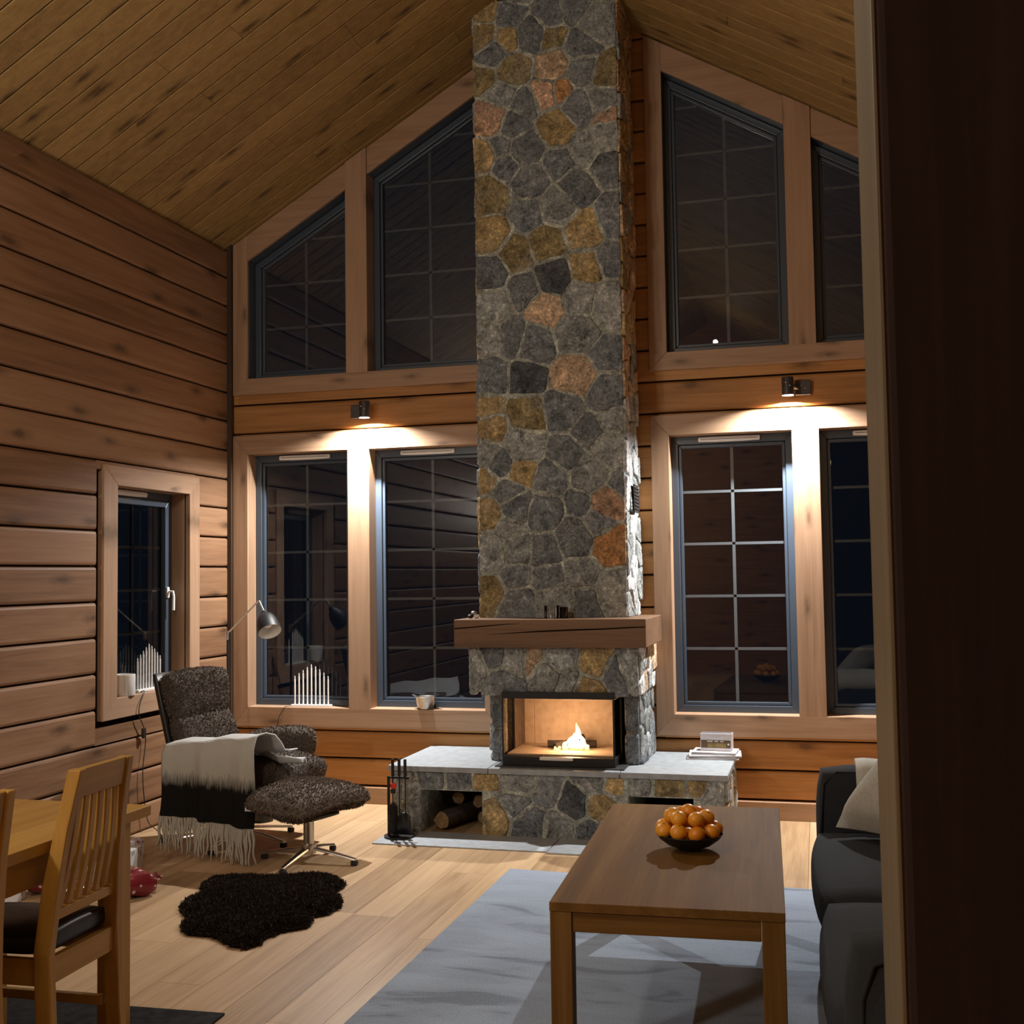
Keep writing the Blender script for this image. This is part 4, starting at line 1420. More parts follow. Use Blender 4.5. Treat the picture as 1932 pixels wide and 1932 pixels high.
# ------------------------------------------------------------------ wall lamps
def wall_lamp(cx, side, label):
    t_ = thing('wall_lamp', label, 'wall lamp', (cx, 0.02, 2.512), 0, 'wall lamps over the windows')
    px = cx + side * 0.085
    MB().box(px - 0.045, px + 0.045, -0.020, 0.022, 2.472, 2.560).build('wall_plate', M['lampmetal'], t_, bevel=0.004)
    MB().tube([(px - side * 0.03, -0.02, 2.515), (cx + side * 0.02, -0.092, 2.515)], 0.013, 12).build('joint', M['lampmetal'], t_, smooth=40)
    hd_ = MB()
    hd_.lathe([(0.0, 2.566), (0.033, 2.566), (0.0345, 2.562), (0.0345, 2.462), (0.0325, 2.460), (0.0305, 2.462), (0.0305, 2.474)], (cx, -0.104, 0), 28, cap=False)
    ho = hd_.build('lamp_head', M['lampmetal'], t_, smooth=40)
    MB().lathe([(0.0, 2.4730), (0.030, 2.4730)], (cx, -0.104, 0), 24, cap=False).build('lens', M['lens'], ho)
    for (dx, dz) in ((-0.012, 0.012), (0.014, -0.006)):
        MB().ball((px + dx, -0.022, 2.516 + dz), 0.004, 8, 6).build('screw', M['chrome'], t_, smooth=60)
        MB().ball((cx + dx * 0.9, -0.138, 2.520 + dz), 0.004, 8, 6).build('screw', M['chrome'], ho, smooth=60)
    disk_light('wall_lamp_light', (cx, -0.104, 2.4710), LAMP_W, LAMP_COL, 0.036)
    sd = bpy.data.lights.new('wall_lamp_beam', 'SPOT')
    sd.energy = LAMP_BEAM_W
    sd.color = LAMP_COL
    sd.spot_size = math.radians(88)
    sd.spot_blend = 1.0
    sd.shadow_soft_size = 0.018
    so = bpy.data.objects.new('wall_lamp_beam', sd)
    so.location = (cx, -0.104, 2.4700)
    COL.objects.link(so)
    return t_


wall_lamp(-0.732, -1, 'small grey wall spot shining down left of the chimney')
wall_lamp(1.902, 1, 'small grey wall spot shining down right of the chimney')

# ------------------------------------------------------------------ window sill things
def candle_arch(loc, rotz, label):
    t_ = thing('candle_arch', label, 'candle arch', loc, rotz, 'electric candle arches on the sills')
    MB().box(-0.138, 0.138, -0.022, 0.022, 0.0, 0.014).build('base', M['white'], t_, local=True, bevel=0.002)
    hs = [0.178, 0.196, 0.216, 0.236, 0.254, 0.240, 0.222, 0.200, 0.178]
    for i, hh in enumerate(hs):
        xx = -0.118 + i * 0.0295
        c_ = MB().tube([(xx, 0, 0.013), (xx, 0, hh)], 0.0052, 10).build('candle', M['white'], t_, smooth=40, local=True)
        MB().lathe([(0.0022, hh), (0.0040, hh + 0.006), (0.0026, hh + 0.016), (0.0006, hh + 0.022)], (xx, 0, 0), 8).build('bulb', M['white'], c_, smooth=60, local=True)
    return t_


candle_arch((-1.182, 0.055, 0.6025), 0, 'white electric candle arch on the sill of the tall left window')
a2 = candle_arch((XL - 0.062, -0.840, 0.7905), math.radians(90), 'white electric candle arch on the sill of the narrow left wall window')
pot = thing('white_pot', 'plain white cylindrical pot on the narrow window sill', 'pot', (XL - 0.035, -1.125, 0.7905))
MB().lathe([(0.0, 0.0), (0.056, 0.0), (0.058, 0.004), (0.058, 0.118), (0.055, 0.120), (0.052, 0.117), (0.052, 0.09), (0.0, 0.09)], (XL - 0.035, -1.125, 0.7905), 36, cap=False).build('wall', M['white'], pot, smooth=40)
MB().lathe([(0.0, 0.0), (0.051, 0.0)], (XL - 0.035, -1.125, 0.882), 24, cap=False).build('soil', M['bark'], pot)
bw = thing('metal_bowl', 'small dented metal bowl with two lips on the window sill', 'bowl', (-0.390, 0.045, 0.6025))
MB().lathe([(0.0, 0.002), (0.046, 0.002), (0.050, 0.006), (0.066, 0.074), (0.070, 0.078), (0.066, 0.080), (0.062, 0.074), (0.047, 0.010), (0.0, 0.010)], (-0.390, 0.045, 0.601), 32, cap=False).build('bowl_wall', M['tin'], bw, smooth=50)
for sg in (-1, 1):
    MB().add([(-0.390 + sg * 0.062, 0.020, 0.679), (-0.390 + sg * 0.088, 0.028, 0.692), (-0.390 + sg * 0.088, 0.062, 0.692), (-0.390 + sg * 0.062, 0.070, 0.679)], [(0, 1, 2, 3)]).build('lip', M['tin'], bw)

# cords
cd = thing('lamp_cord', 'thin black cord with inline switch hanging below the narrow window', 'cord', (XL + 0.03, -1.03, 0.0))
path = [(XL - 0.04, -0.96, 0.793), (XL + 0.012, -1.00, 0.800), (XL + 0.022, -1.06, 0.74), (XL + 0.020, -1.065, 0.67), (XL + 0.020, -1.00, 0.548), (XL + 0.022, -1.03, 0.36), (XL + 0.024, -1.02, 0.20), (XL + 0.030, -0.99, 0.06), (XL + 0.07, -0.96, 0.004), (XL + 0.16, -1.06, 0.004), (XL + 0.26, -1.20, 0.004)]
sm = []
for i in range(len(path) - 1):
    p0, p1, p2, p3 = [Vector(path[max(0, min(len(path) - 1, i + k))]) for k in (-1, 0, 1, 2)]
    for q in range(6):
        u = q / 6
        sm.append(0.5 * ((2 * p1) + (p2 - p0) * u + (2 * p0 - 5 * p1 + 4 * p2 - p3) * u * u + (3 * p1 - p0 - 3 * p2 + p3) * u ** 3))
sm.append(Vector(path[-1]))
MB().tube(sm, 0.0028, 6).build('cable', M['cord'], cd, smooth=60)
MB().rbox((0.010, 0.014, 0.030), 0.006, 4, c=(XL + 0.022, -1.022, 0.565)).build('inline_switch', M['cord'], cd, smooth=50)
MB().rbox((0.022, 0.020, 0.014), 0.008, 4, c=(XL + 0.27, -1.22, 0.015)).build('plug', M['cord'], cd, smooth=50)
cd2 = MB().tube([(-1.315, 0.05, 0.606), (-1.345, 0.0, 0.607), (-1.352, -0.008, 0.590), (-1.385, -0.008, 0.54), (-1.395, -0.008, 0.48), (-1.397, 0.004, 0.44), (-1.399, 0.010, 0.12)], 0.002, 6).build('thin_cable', M['cord'], smooth=60)
tag(cd2, 'thin cord trailing from the candle arch over the casing', 'cord')

# ------------------------------------------------------------------ floor lamp
fl_ = thing('floor_lamp', 'black reading lamp on a thin steel pole behind the armchair', 'floor lamp', (-1.592, -0.30, 0.0))
MB().lathe([(0.0, 0.0), (0.125, 0.0), (0.125, 0.012), (0.02, 0.020), (0.0, 0.020)], (-1.592, -0.30, 0.0), 32, cap=False).build('base', M['black'], fl_, smooth=40)
MB().tube([(-1.592, -0.30, 0.015), (-1.592, -0.30, 1.06)], 0.0085, 12).build('pole', M['black'], fl_, smooth=40)
jt = MB().rbox((0.013, 0.013, 0.030), 0.006, 4, c=(-1.592, -0.30, 1.085)).build('joint', M['chrome'], fl_, smooth=40)
MB().tube([(-1.592, -0.30, 1.10), (-1.360, -0.34, 1.300), (-1.350, -0.343, 1.302), (-1.310, -0.355, 1.232), (-1.302, -0.36, 1.218)], [0.0055, 0.0055, 0.006, 0.0075, 0.0075], 10).build('arm', M['chrome'], fl_, smooth=50)
axis = Vector((0.47, -0.44, -0.76)).normalized()
A0 = Vector((-1.312, -0.353, 1.236))
q = Vector((0, 0, 1)).rotation_difference(axis)
TT = lambda v: q @ v
sh = MB().lathe([(0.004, 0.0), (0.020, 0.002), (0.024, 0.020), (0.046, 0.040), (0.062, 0.072), (0.070, 0.115), (0.073, 0.160)], A0, 36, T=TT, cap=False)
sho = sh.build('shade', M['shadeblack'], fl_, smooth=60)
MB().lathe([(0.0015, 0.024), (0.044, 0.044), (0.060, 0.075), (0.068, 0.116), (0.0715, 0.1595)], A0, 36, T=TT, cap=False).build('shade_lining', M['white'], sho, smooth=60)
MB().ball(A0 + axis * 0.095, 0.028, 14, 10).build('bulb', M['white'], sho, smooth=80)

# ------------------------------------------------------------------ armchair, blanket, footstool
ch = thing('armchair', 'dark brown sheepskin swivel armchair in the left corner', 'armchair', (-1.08, -1.10, 0), math.radians(-4))


def tilt(c, ang, bend=0.0):
    ca, sa = math.cos(ang), math.sin(ang)

    def f(p):
        x, y, z = p
        x += bend * y * y
        return (c[0] + x * ca - z * sa, c[1] + y, c[2] + x * sa + z * ca)
    return f


def fp_head(p):
    x, y, z = p
    k = 1.0 + 0.10 * z / 0.14
    return tilt((-0.300, 0, 0.790), math.radians(10), 0.45)((x, y * k, z + 0.012 * math.cos(y * 6)))


MB().rbox((0.058, 0.265, 0.140), 0.055, 10, fp_head).fur(16000, 0.0115, 0.0030, 1).build('headrest', M['boucle'], ch, smooth=70, local=True)


def fp_back(p):
    x, y, z = p
    k = 1.0 - 0.06 * (z - 0.1)
    return tilt((-0.230, 0, 0.545), math.radians(20), 0.40)((x, y * k, z))


MB().rbox((0.062, 0.258, 0.160), 0.058, 10, fp_back).fur(16000, 0.0115, 0.0030, 2).build('backrest', M['boucle'], ch, smooth=70, local=True)


def fp_shell(p):
    x, y, z = p
    return tilt((-0.322, 0, 0.64), math.radians(14), 0.42)((x, y, z))


MB().rbox((0.022, 0.272, 0.300), 0.020, 8, fp_shell).build('back_shell', M['leather'], ch, smooth=70, local=True)


def fp_seat(p):
    x, y, z = p
    d = max(0, x - 0.12)
    return (0.09 + x, y, 0.400 + z - 0.75 * d * d + 0.02 * math.cos(y * 5))


MB().rbox((0.340, 0.262, 0.072), 0.066, 10, fp_seat).fur(16000, 0.0115, 0.0030, 3).build('seat', M['boucle'], ch, smooth=70, local=True)
MB().rbox((0.22, 0.22, 0.025), 0.02, 6, None, (0.0, 0, 0.318)).build('seat_pan', M['leather'], ch, smooth=60, local=True)
for sg in (-1, 1):
    def fp_arm(p, sg=sg):
        x, y, z = p
        return (0.050 + x, sg * 0.345 + y * (1.0 + 0.3 * x), 0.490 + z + 0.10 * x - 0.25 * x * x)
    MB().rbox((0.220, 0.074, 0.092), 0.062, 8, fp_arm).fur(9000, 0.0115, 0.0030, 5 + sg).build('armrest', M['boucle'], ch, smooth=70, local=True)
    MB().rbox((0.13, 0.035, 0.10), 0.03, 6, None, (-0.03, sg * 0.315, 0.43)).build('arm_support', M['leather'], ch, smooth=60, local=True)


def star_base(parent, n, rad, hub, col_top, a0, r_leg=0.016):
    MB().tube([(0, 0, 0.055), (0, 0, col_top)], 0.027, 20).build('column', M['chrome'], parent, smooth=40, local=True)
    MB().lathe([(0.0, 0.045), (0.036, 0.045), (0.040, 0.06), (0.034, hub), (0.0, hub)], (0, 0, 0), 24, cap=False).build('hub', M['chrome'], parent, smooth=40, local=True)
    for k in range(n):
        a = a0 + 2 * PI * k / n
        c, s_ = math.cos(a), math.sin(a)
        lg = MB()
        pr_ = [(0.03, 0.078, 0.020), (rad * 0.5, 0.062, 0.017), (rad, 0.036, 0.013)]
        vs = []
        for (d, z, wv) in pr_:
            for (sw, zz_) in ((-1, 0.0), (1, 0.0), (0.7, 0.012), (-0.7, 0.012)):
                vs.append((c * d - s_ * wv * sw, s_ * d + c * wv * sw, z + zz_ - 0.012))
        fs = [(0, 3, 2, 1), (8, 9, 10, 11)]
        for i in range(2):
            for j in range(4):
                fs.append((4 * i + j, 4 * i + (j + 1) % 4, 4 * i + 4 + (j + 1) % 4, 4 * i + 4 + j))
        lo = lg.add(vs, fs).build('leg', M['chrome'], parent, local=True, bevel=0.003)
        MB().rbox((0.016, 0.014, 0.012), 0.004, 4, lambda p, c=c, s_=s_: (c * (rad - 0.008) + p[0] * c - p[1] * s_, s_ * (rad - 0.008) + p[0] * s_ + p[1] * c, 0.0125 + p[2])).build('foot_cap', M['rubber'], lo, smooth=50, local=True)


star_base(ch, 5, 0.33, 0.10, 0.315, math.radians(-12))

fs_ = thing('footstool', 'dark brown sheepskin footstool on a four-legged steel star base', 'footstool', (-0.50, -1.45, 0), math.radians(-16))


def fp_stool(p):
    x, y, z = p
    k = 0.80 + 0.2 * max(0, min(1, (z + 0.085) / 0.10))
    x, y = x * k, y * k
    if z < 0:
        z *= 1 - 0.85 * max(0.0, min(1.0, (-x + 0.02) / 0.20))
    return (x, y * (1 + 0.05 * x), 0.318 + z - 0.05 * x - 0.12 * x * x - 0.18 * y * y * 2 + (0.03 * (1 - (y / 0.3) ** 2) if z < 0 else 0))


MB().rbox((0.210, 0.290, 0.086), 0.080, 12, fp_stool).fur(24000, 0.0115, 0.0030, 9).build('cushion', M['boucle'], fs_, smooth=70, local=True)
MB().rbox((0.085, 0.11, 0.012), 0.010, 6, None, (0.03, 0, 0.240)).build('stool_pan', M['leather'], fs_, smooth=60, local=True)
star_base(fs_, 4, 0.265, 0.095, 0.24, math.radians(12))

# blanket over the near arm (built in the armchair's frame)
prof = [(-0.080, 0.490), (-0.150, 0.495), (-0.225, 0.512), (-0.252, 0.560), (-0.285, 0.602), (-0.345, 0.616), (-0.410, 0.604), (-0.444, 0.555), (-0.454, 0.48), (-0.460, 0.40), (-0.464, 0.32), (-0.468, 0.26), (-0.472, 0.225)]
bm_ = MB()
bm_.c = []
NU, SUB = 44, 4
rows = []
fine = []
for i in range(len(prof) - 1):
    for q_ in range(SUB):
        u = q_ / SUB
        fine.append((prof[i][0] + (prof[i + 1][0] - prof[i][0]) * u, prof[i][1] + (prof[i + 1][1] - prof[i][1]) * u, i + u))
fine.append((prof[-1][0], prof[-1][1], len(prof) - 1))


def blanket_pt(iu, r):
    u = iu / NU
    yy, zz_, s_ = r
    hang = max(0.0, min(1.0, (s_ - 6) / 6))
    x_ = -0.165 + 0.545 * u + 0.02 * math.sin(s_ * 0.7) * (1 - hang)
    if s_ < 6:
        x_ += 0.03 * (6 - s_) / 6 * u
    if s_ >= 6:
        fold = 0.019 * math.sin(u * 15 + 0.4) + 0.011 * math.sin(u * 29 + 1.2)
        yy -= fold * (0.25 + hang) + 0.03 * hang * math.exp(-((u - 0.78) / 0.05) ** 2)
        zz_ -= 0.045 * hang * u
    else:
        zz_ += 0.006 * math.sin(u * 14 + s_)
    return (x_, yy, zz_ + 0.10 * (x_ - 0.02) * (1 - hang) * (1 if s_ < 8 else 0.5))


vs, cs = [], []
for r in fine:
    for iu in range(NU + 1):
        p = blanket_pt(iu, r)
        vs.append(p)
        v_ = 0.30 * r[2] / 6 if r[2] < 6 else (0.575 + (0.385 - 0.02 * iu / NU - p[2]) * 1.05)
        cs.append((min(1, max(0, v_)), 0, 0, 1))
bm_.v = vs
bm_.c = cs
bm_.f = [(i * (NU + 1) + k, i * (NU + 1) + k + 1, (i + 1) * (NU + 1) + k + 1, (i + 1) * (NU + 1) + k) for i in range(len(fine) - 1) for k in range(NU)]
bl = thing('blanket', 'white wool blanket with black band and long fringe over the armchair arm', 'blanket', (-1.08, -1.10, 0), math.radians(-4))
bo = bm_.build('cloth', M['blanket'], bl, smooth=180, local=True)
md = bo.modifiers.new('thick', 'SOLIDIFY')
md.thickness = 0.007
fr = MB()
rgf = random.Random(12)
last = fine[-1]
for k in range(50):
    iu = (k + 0.5) / 50 * NU
    p = Vector(blanket_pt(iu, last))
    L = rgf.uniform(0.15, 0.195)
    pts, rad = [], []
    dx, dy = rgf.uniform(-0.02, 0.02), rgf.uniform(-0.012, 0.006)
    for i in range(8):
        u = i / 7
        zq = p.z + 0.006 - L * u
        pts.append((p.x + dx * u * u + 0.004 * math.sin(u * 9 + k), p.y + dy * u + 0.003 * math.cos(u * 8 + k * 2), max(zq, 0.006)))
        rad.append(0.0088 * (1 - 0.65 * u) + 0.0008 * math.sin(u * 30))
    fr.tube(pts, rad, 6)
fr.build('fringe', M['fringe'], bl, smooth=70, local=True)
pq = Vector(blanket_pt(NU * 0.955, fine[-9]))
MB().box(pq.x - 0.018, pq.x + 0.018, pq.y - 0.016, pq.y - 0.014, pq.z - 0.02, pq.z + 0.02).build('care_tag', M['white'], bl, local=True)
# the loose end lying over the seat
flp = MB()
flp.c = []
n1, n2 = 16, 10
for i in range(n1 + 1):
    for j in range(n2 + 1):
        u, v_ = i / n1, j / n2
        x_ = 0.16 + 0.34 * u
        y_ = -0.265 + 0.13 * v_ + 0.12 * u * (1 - v_) * 0.6 + 0.02 * math.sin(u * 6)
        z_ = 0.575 - 0.075 * min(1, u * 1.6) - 0.060 * v_ * (1 - u * 0.6) + 0.016 * math.sin(v_ * 7 + u * 3) - 0.02 * max(0, u - 0.8)
        flp.v.append((x_, y_, z_))
        flp.c.append((0.12, 0, 0, 1))
flp.f = [(i * (n2 + 1) + j, i * (n2 + 1) + j + 1, (i + 1) * (n2 + 1) + j + 1, (i + 1) * (n2 + 1) + j) for i in range(n1) for j in range(n2)]
fo = flp.build('folded_end', M['blanket'], bl, smooth=180, local=True)
md = fo.modifiers.new('thick', 'SOLIDIFY')
md.thickness = 0.007

# small black tub with a red top behind the chair
tb = thing('round_tub', 'low black tub with red top on the floor behind the armchair', 'tub', (-1.195, -0.60, 0))
MB().lathe([(0.0, 0.0), (0.060, 0.0), (0.062, 0.004), (0.062, 0.055), (0.0, 0.055)], (-1.195, -0.60, 0), 32, cap=False).build('body', M['black'], tb, smooth=40)
MB().lathe([(0.056, 0.055), (0.050, 0.085), (0.030, 0.105), (0.0, 0.110)], (-1.195, -0.60, 0), 32, cap=False).build('lid', M['red'], tb, smooth=50)

# ------------------------------------------------------------------ rugs
MB().prism([(0.547, -1.407), (0.515, -4.75), (2.80, -4.75), (2.82, -1.520)], 0.0, 0.012, 'z').build('area_rug', M['rug'], bevel=0.004)
tag(bpy.data.objects['area_rug'], 'large grey-blue rug under the coffee table', 'rug')
MB().prism([(0.103, -3.384), (-1.55, -3.46), (-1.50, -6.2), (0.19, -6.2)], 0.0, 0.008, 'z').build('dining_rug', M['darkrug'], bevel=0.003)
tag(bpy.data.objects['dining_rug'], 'charcoal rug under the dining chairs', 'rug')

SK = [(-0.807, -1.964), (-0.798, -1.898), (-0.69, -1.823), (-0.513, -1.806), (-0.41, -1.751), (-0.335, -1.716), (-0.216, -1.737), (-0.136, -1.822), (-0.121, -1.905), (-0.143, -1.958), (-0.094, -2.006), (-0.036, -2.097), (-0.007, -2.19), (-0.017, -2.282), (-0.069, -2.329), (-0.112, -2.287), (-0.038, -2.403), (-0.03, -2.48), (-0.105, -2.553), (-0.127, -2.632), (-0.118, -2.711), (-0.147, -2.77), (-0.21, -2.766), (-0.29, -2.704), (-0.379, -2.66), (-0.473, -2.662), (-0.541, -2.596), (-0.581, -2.516), (-0.564, -2.467), (-0.629, -2.43), (-0.698, -2.338), (-0.744, -2.203), (-0.695, -2.134), (-0.764, -2.047)]


def inside(p, poly):
    c = False
    n = len(poly)
    for i in range(n):
        a, b_ = poly[i], poly[(i + 1) % n]
        if (a[1] > p[1]) != (b_[1] > p[1]) and p[0] < (b_[0] - a[0]) * (p[1] - a[1]) / (b_[1] - a[1]) + a[0]:
            c = not c
    return c


def edge_d(p, poly):
    m_ = 9
    for i in range(len(poly)):
        a, b_ = Vector(poly[i]), Vector(poly[(i + 1) % len(poly)])
        q_ = Vector(p)
        t_ = max(0, min(1, (q_ - a).dot(b_ - a) / (b_ - a).length_squared))
        m_ = min(m_, (a + (b_ - a) * t_ - q_).length)
    return m_


sk = MB()
st = 0.014
ids = {}


def skv(i, j):
    if (i, j) not in ids:
        x_, y_ = -0.827 + i * st, -2.790 + j * st
        d = edge_d((x_, y_), SK) if inside((x_, y_), SK) else 0.0
        ids[(i, j)] = len(sk.v)
        sk.v.append((x_, y_, 0.006 + 0.028 * min(1, d / 0.05) + 0.004 * math.sin(i * 0.9) * math.sin(j * 0.7) * min(1, d / 0.05)))
    return ids[(i, j)]


for i in range(61):
    for j in range(79):
        if inside((-0.827 + (i + 0.5) * st, -2.790 + (j + 0.5) * st), SK):
            sk.f.append((skv(i, j), skv(i + 1, j), skv(i + 1, j + 1), skv(i, j + 1)))
sk.fur(42000, 0.016, 0.0035, 21, 1.1, 0.1)
sk.build('sheepskin_rug', M['pelt'], smooth=80)
tag(bpy.data.objects['sheepskin_rug'], 'dark brown sheepskin lying on the oak floor', 'sheepskin')

# ------------------------------------------------------------------ coffee table and fruit
ct = thing('coffee_table', 'brown wooden coffee table on the grey rug', 'coffee table', (1.567, -2.878, 0.012), math.radians(2.5))
HX, HY, HT = 0.332, 0.719, 0.488
tp = MB()
tp.box(-HX, HX, -HY, HY, HT - 0.026, HT)
tp.build('tabletop', M['teak_y'], ct, local=True, bevel=0.0015)
for sx_ in (-1, 1):
    for sy_ in (-1, 1):
        x0, y0 = sx_ * (HX - 0.033), sy_ * (HY - 0.034)
        MB().box(x0 - 0.032, x0 + 0.032, y0 - 0.032, y0 + 0.032, 0.0, HT - 0.0265).build('leg', M['teak_z'], ct, local=True, bevel=0.003)
for sy_ in (-1, 1):
    y0 = sy_ * (HY - 0.018)
    MB().box(-HX + 0.066, HX - 0.066, y0 - 0.011, y0 + 0.011, HT - 0.084, HT - 0.0285).build('apron', M['teak_x'], ct, local=True, bevel=0.002)
for sx_ in (-1, 1):
    x0 = sx_ * (HX - 0.018)
    MB().box(x0 - 0.011, x0 + 0.011, -HY + 0.067, HY - 0.067, HT - 0.084, HT - 0.0285).build('apron', M['teak_y'], ct, local=True, bevel=0.002)

FBX, FBY, FBZ = 1.594, -2.905, 0.5003
fbw = thing('fruit_bowl', 'wide shallow black bowl on the coffee table', 'bowl', (FBX, FBY, FBZ))
MB().lathe([(0.0, 0.0), (0.038, 0.0), (0.040, 0.006), (0.075, 0.020), (0.104, 0.042), (0.114, 0.056), (0.112, 0.058), (0.100, 0.045), (0.072, 0.025), (0.036, 0.012), (0.0, 0.011)], (FBX, FBY, FBZ), 48, cap=False).build('bowl_wall', M['black'], fbw, smooth=50)
rgo = random.Random(31)
names8 = ['right', 'back right', 'back', 'back left', 'left', 'front left', 'front', 'front right']
spots = []
for k in range(9):
    a = 2 * PI * k / 9 + 0.2
    spots.append((0.091, a, 0.072, 'rim'))
for k in range(5):
    a = 2 * PI * k / 5 + 0.55
    spots.append((0.036, a, 0.044, 'low'))
for k in range(6):
    a = 2 * PI * k / 6 + 0.05
    spots.append((0.057, a, 0.112, 'mid'))
spots.append((0.0, 0.0, 0.127, 'top'))
for i, (rr, a, zz_, kd) in enumerate(spots):
    if kd == 'low':
        continue
    r_ = rgo.uniform(0.0275, 0.0295)
    lo_ = (FBX + rr * math.cos(a) + rgo.uniform(-0.003, 0.003), FBY + rr * math.sin(a) + rgo.uniform(-0.003, 0.003), FBZ + zz_ + rgo.uniform(-0.002, 0.003))
    o8 = int(round((a % (2 * PI)) / (PI / 4))) % 8
    side = names8[o8]
    where = {'front': 'the viewer', 'back': 'the fireplace', 'left': 'the armchair', 'right': 'the sofa'}
    toward = {'right': 'on the sofa side', 'back right': 'between the sofa and fireplace sides', 'back': 'on the fireplace side', 'back left': 'between the fireplace and armchair sides', 'left': 'on the armchair side', 'front left': 'between the armchair side and the viewer', 'front': 'on the viewer side', 'front right': 'between the sofa side and the viewer'}[side]
    lab = {'rim': 'mandarin on the rim of the black bowl, ', 'mid': 'mandarin in the upper ring of the pile, ', 'top': 'mandarin at the very top of the pile, '}[kd] + toward
    if kd == 'top':
        lab = 'mandarin at the very top of the pile in the black bowl'
    ob = thing('mandarin', lab, 'mandarin', lo_, rgo.uniform(0, 6), 'mandarins in the bowl')
    ob.rotation_euler = (rgo.uniform(-0.6, 0.6), rgo.uniform(-0.6, 0.6), rgo.uniform(0, 6))
    body = MB().ball((0, 0, 0), r_, 20, 14, (1, 1, 0.88)).build('peel', M['orange'], ob, smooth=180, local=True)
    MB().lathe([(0.0, 0.0012), (0.0035, 0.0006), (0.0028, -0.0010)], (0, 0, r_ * 0.88), 8, cap=False).build('calyx', M['calyx'], ob, local=True)
for i, (rr, a, zz_, kd) in enumerate(spots):
    if kd != 'low':
        continue
    ob = thing('mandarin', 'mandarin buried at the bottom of the pile in the bowl', 'mandarin', (FBX + rr * math.cos(a), FBY + rr * math.sin(a), FBZ + zz_), a, 'mandarins hidden low in the bowl')
    MB().ball((0, 0, 0), 0.0265, 16, 12, (1, 1, 0.88)).build('peel', M['orange'], ob, smooth=180, local=True)

# ------------------------------------------------------------------ sofa
so_ = thing('sofa', 'charcoal fabric sofa along the right side, partly behind the post', 'sofa', (2.45, -3.1, 0.012))
SX0, SX1, SY0, SY1 = 2.005, 2.84, -4.32, -1.93
MB().rbox(((SX1 - SX0 - 0.04) / 2, (SY1 - SY0 - 0.04) / 2, 0.09), 0.02, 6, None, ((SX0 + SX1) / 2 + 0.01, (SY0 + SY1) / 2, 0.185)).build('base', M['sofa'], so_, smooth=50)
for (ya, yb) in ((-3.115, -2.155), (-4.095, -3.125)):
    def fp_c(p, ya=ya, yb=yb):
        x, y, z = p
        return (2.345 + x + (0.02 * (1 - (y / 0.5) ** 2) * (-1 if x < 0 else 0)), (ya + yb) / 2 + y, 0.352 + z + (0.018 * (1 - (x / 0.36) ** 2) * (1 - (y / 0.5) ** 2) if z > 0 else 0))
    MB().rbox((0.355, (yb - ya) / 2, 0.088), 0.055, 10, fp_c).build('seat_cushion', M['sofa'], so_, smooth=80)
for (ya, yb) in ((-2.15, SY1), (SY0, -4.10)):
    MB().rbox(((SX1 - SX0) / 2, (yb - ya) / 2, 0.300), 0.075, 10, None, ((SX0 + SX1) / 2, (ya + yb) / 2, 0.365)).build('armrest', M['sofa'], so_, smooth=80)
def pipe_pts(yy, s_):
    return [(SX0 + 0.045, yy + 0.008, 0.11), (SX0 + 0.030, yy + 0.010, 0.35), (SX0 + 0.034, yy + 0.010, 0.54), (SX0 + 0.058, yy + 0.008, 0.612), (SX0 + 0.12, yy + 0.006, 0.640), (SX0 + 0.5, yy + 0.006, 0.642), (SX1 - 0.12, yy + 0.006, 0.642)]
MB().tube(pipe_pts(SY0 + 0.012, 1), 0.006, 8).build('piping', M['sofapipe'], so_, smooth=60)
MB().tube([(SX0 + 0.02, -1.945 - 0.19, 0.14), (SX0 + 0.012, -2.137, 0.40), (SX0 + 0.03, -2.125, 0.60), (SX0 + 0.08, -2.115, 0.645), (SX1 - 0.2, -2.115, 0.645)], 0.005, 8).build('piping', M['sofapipe'], so_, smooth=60)
MB().rbox((0.125, (SY1 - SY0) / 2 - 0.05, 0.27), 0.09, 10, None, (2.72, (SY0 + SY1) / 2, 0.56)).build('backrest', M['sofa'], so_, smooth=80)
for xx in (SX0 + 0.09, SX1 - 0.09):
    for yy in (SY0 + 0.1, SY1 - 0.1):
        MB().tube([(xx, yy, 0.012), (xx, yy, 0.10)], [0.018, 0.024], 14).build('foot', M['black'], so_, smooth=40)

so_.rotation_euler.z = math.radians(1.7)
so_.location.x += 0.034

# cream throw over the far arm
tv = MB()
pr_ = [(-1.93 - 0.02, 0.52), (-1.925, 0.60), (-1.95, 0.660), (-2.00, 0.678), (-2.08, 0.678), (-2.135, 0.662), (-2.160, 0.61), (-2.164, 0.52), (-2.168, 0.455)]
for i, (yy, zz_) in enumerate(pr_):
    for k in range(13):
        u = k / 12
        tv.v.append((2.165 + 0.42 * u, yy - 0.004 * math.sin(u * 9 + i), zz_ + 0.003 * math.sin(u * 17)))
tv.f = [(i * 13 + k, i * 13 + k + 1, (i + 1) * 13 + k + 1, (i + 1) * 13 + k) for i in range(len(pr_) - 1) for k in range(12)]
to = tv.build('sofa_throw', M['throw'], smooth=180)
md = to.modifiers.new('t', 'SOLIDIFY')
md.thickness = 0.008
md.offset = 0
tag(to, 'cream throw folded over the far arm of the charcoal sofa', 'throw')

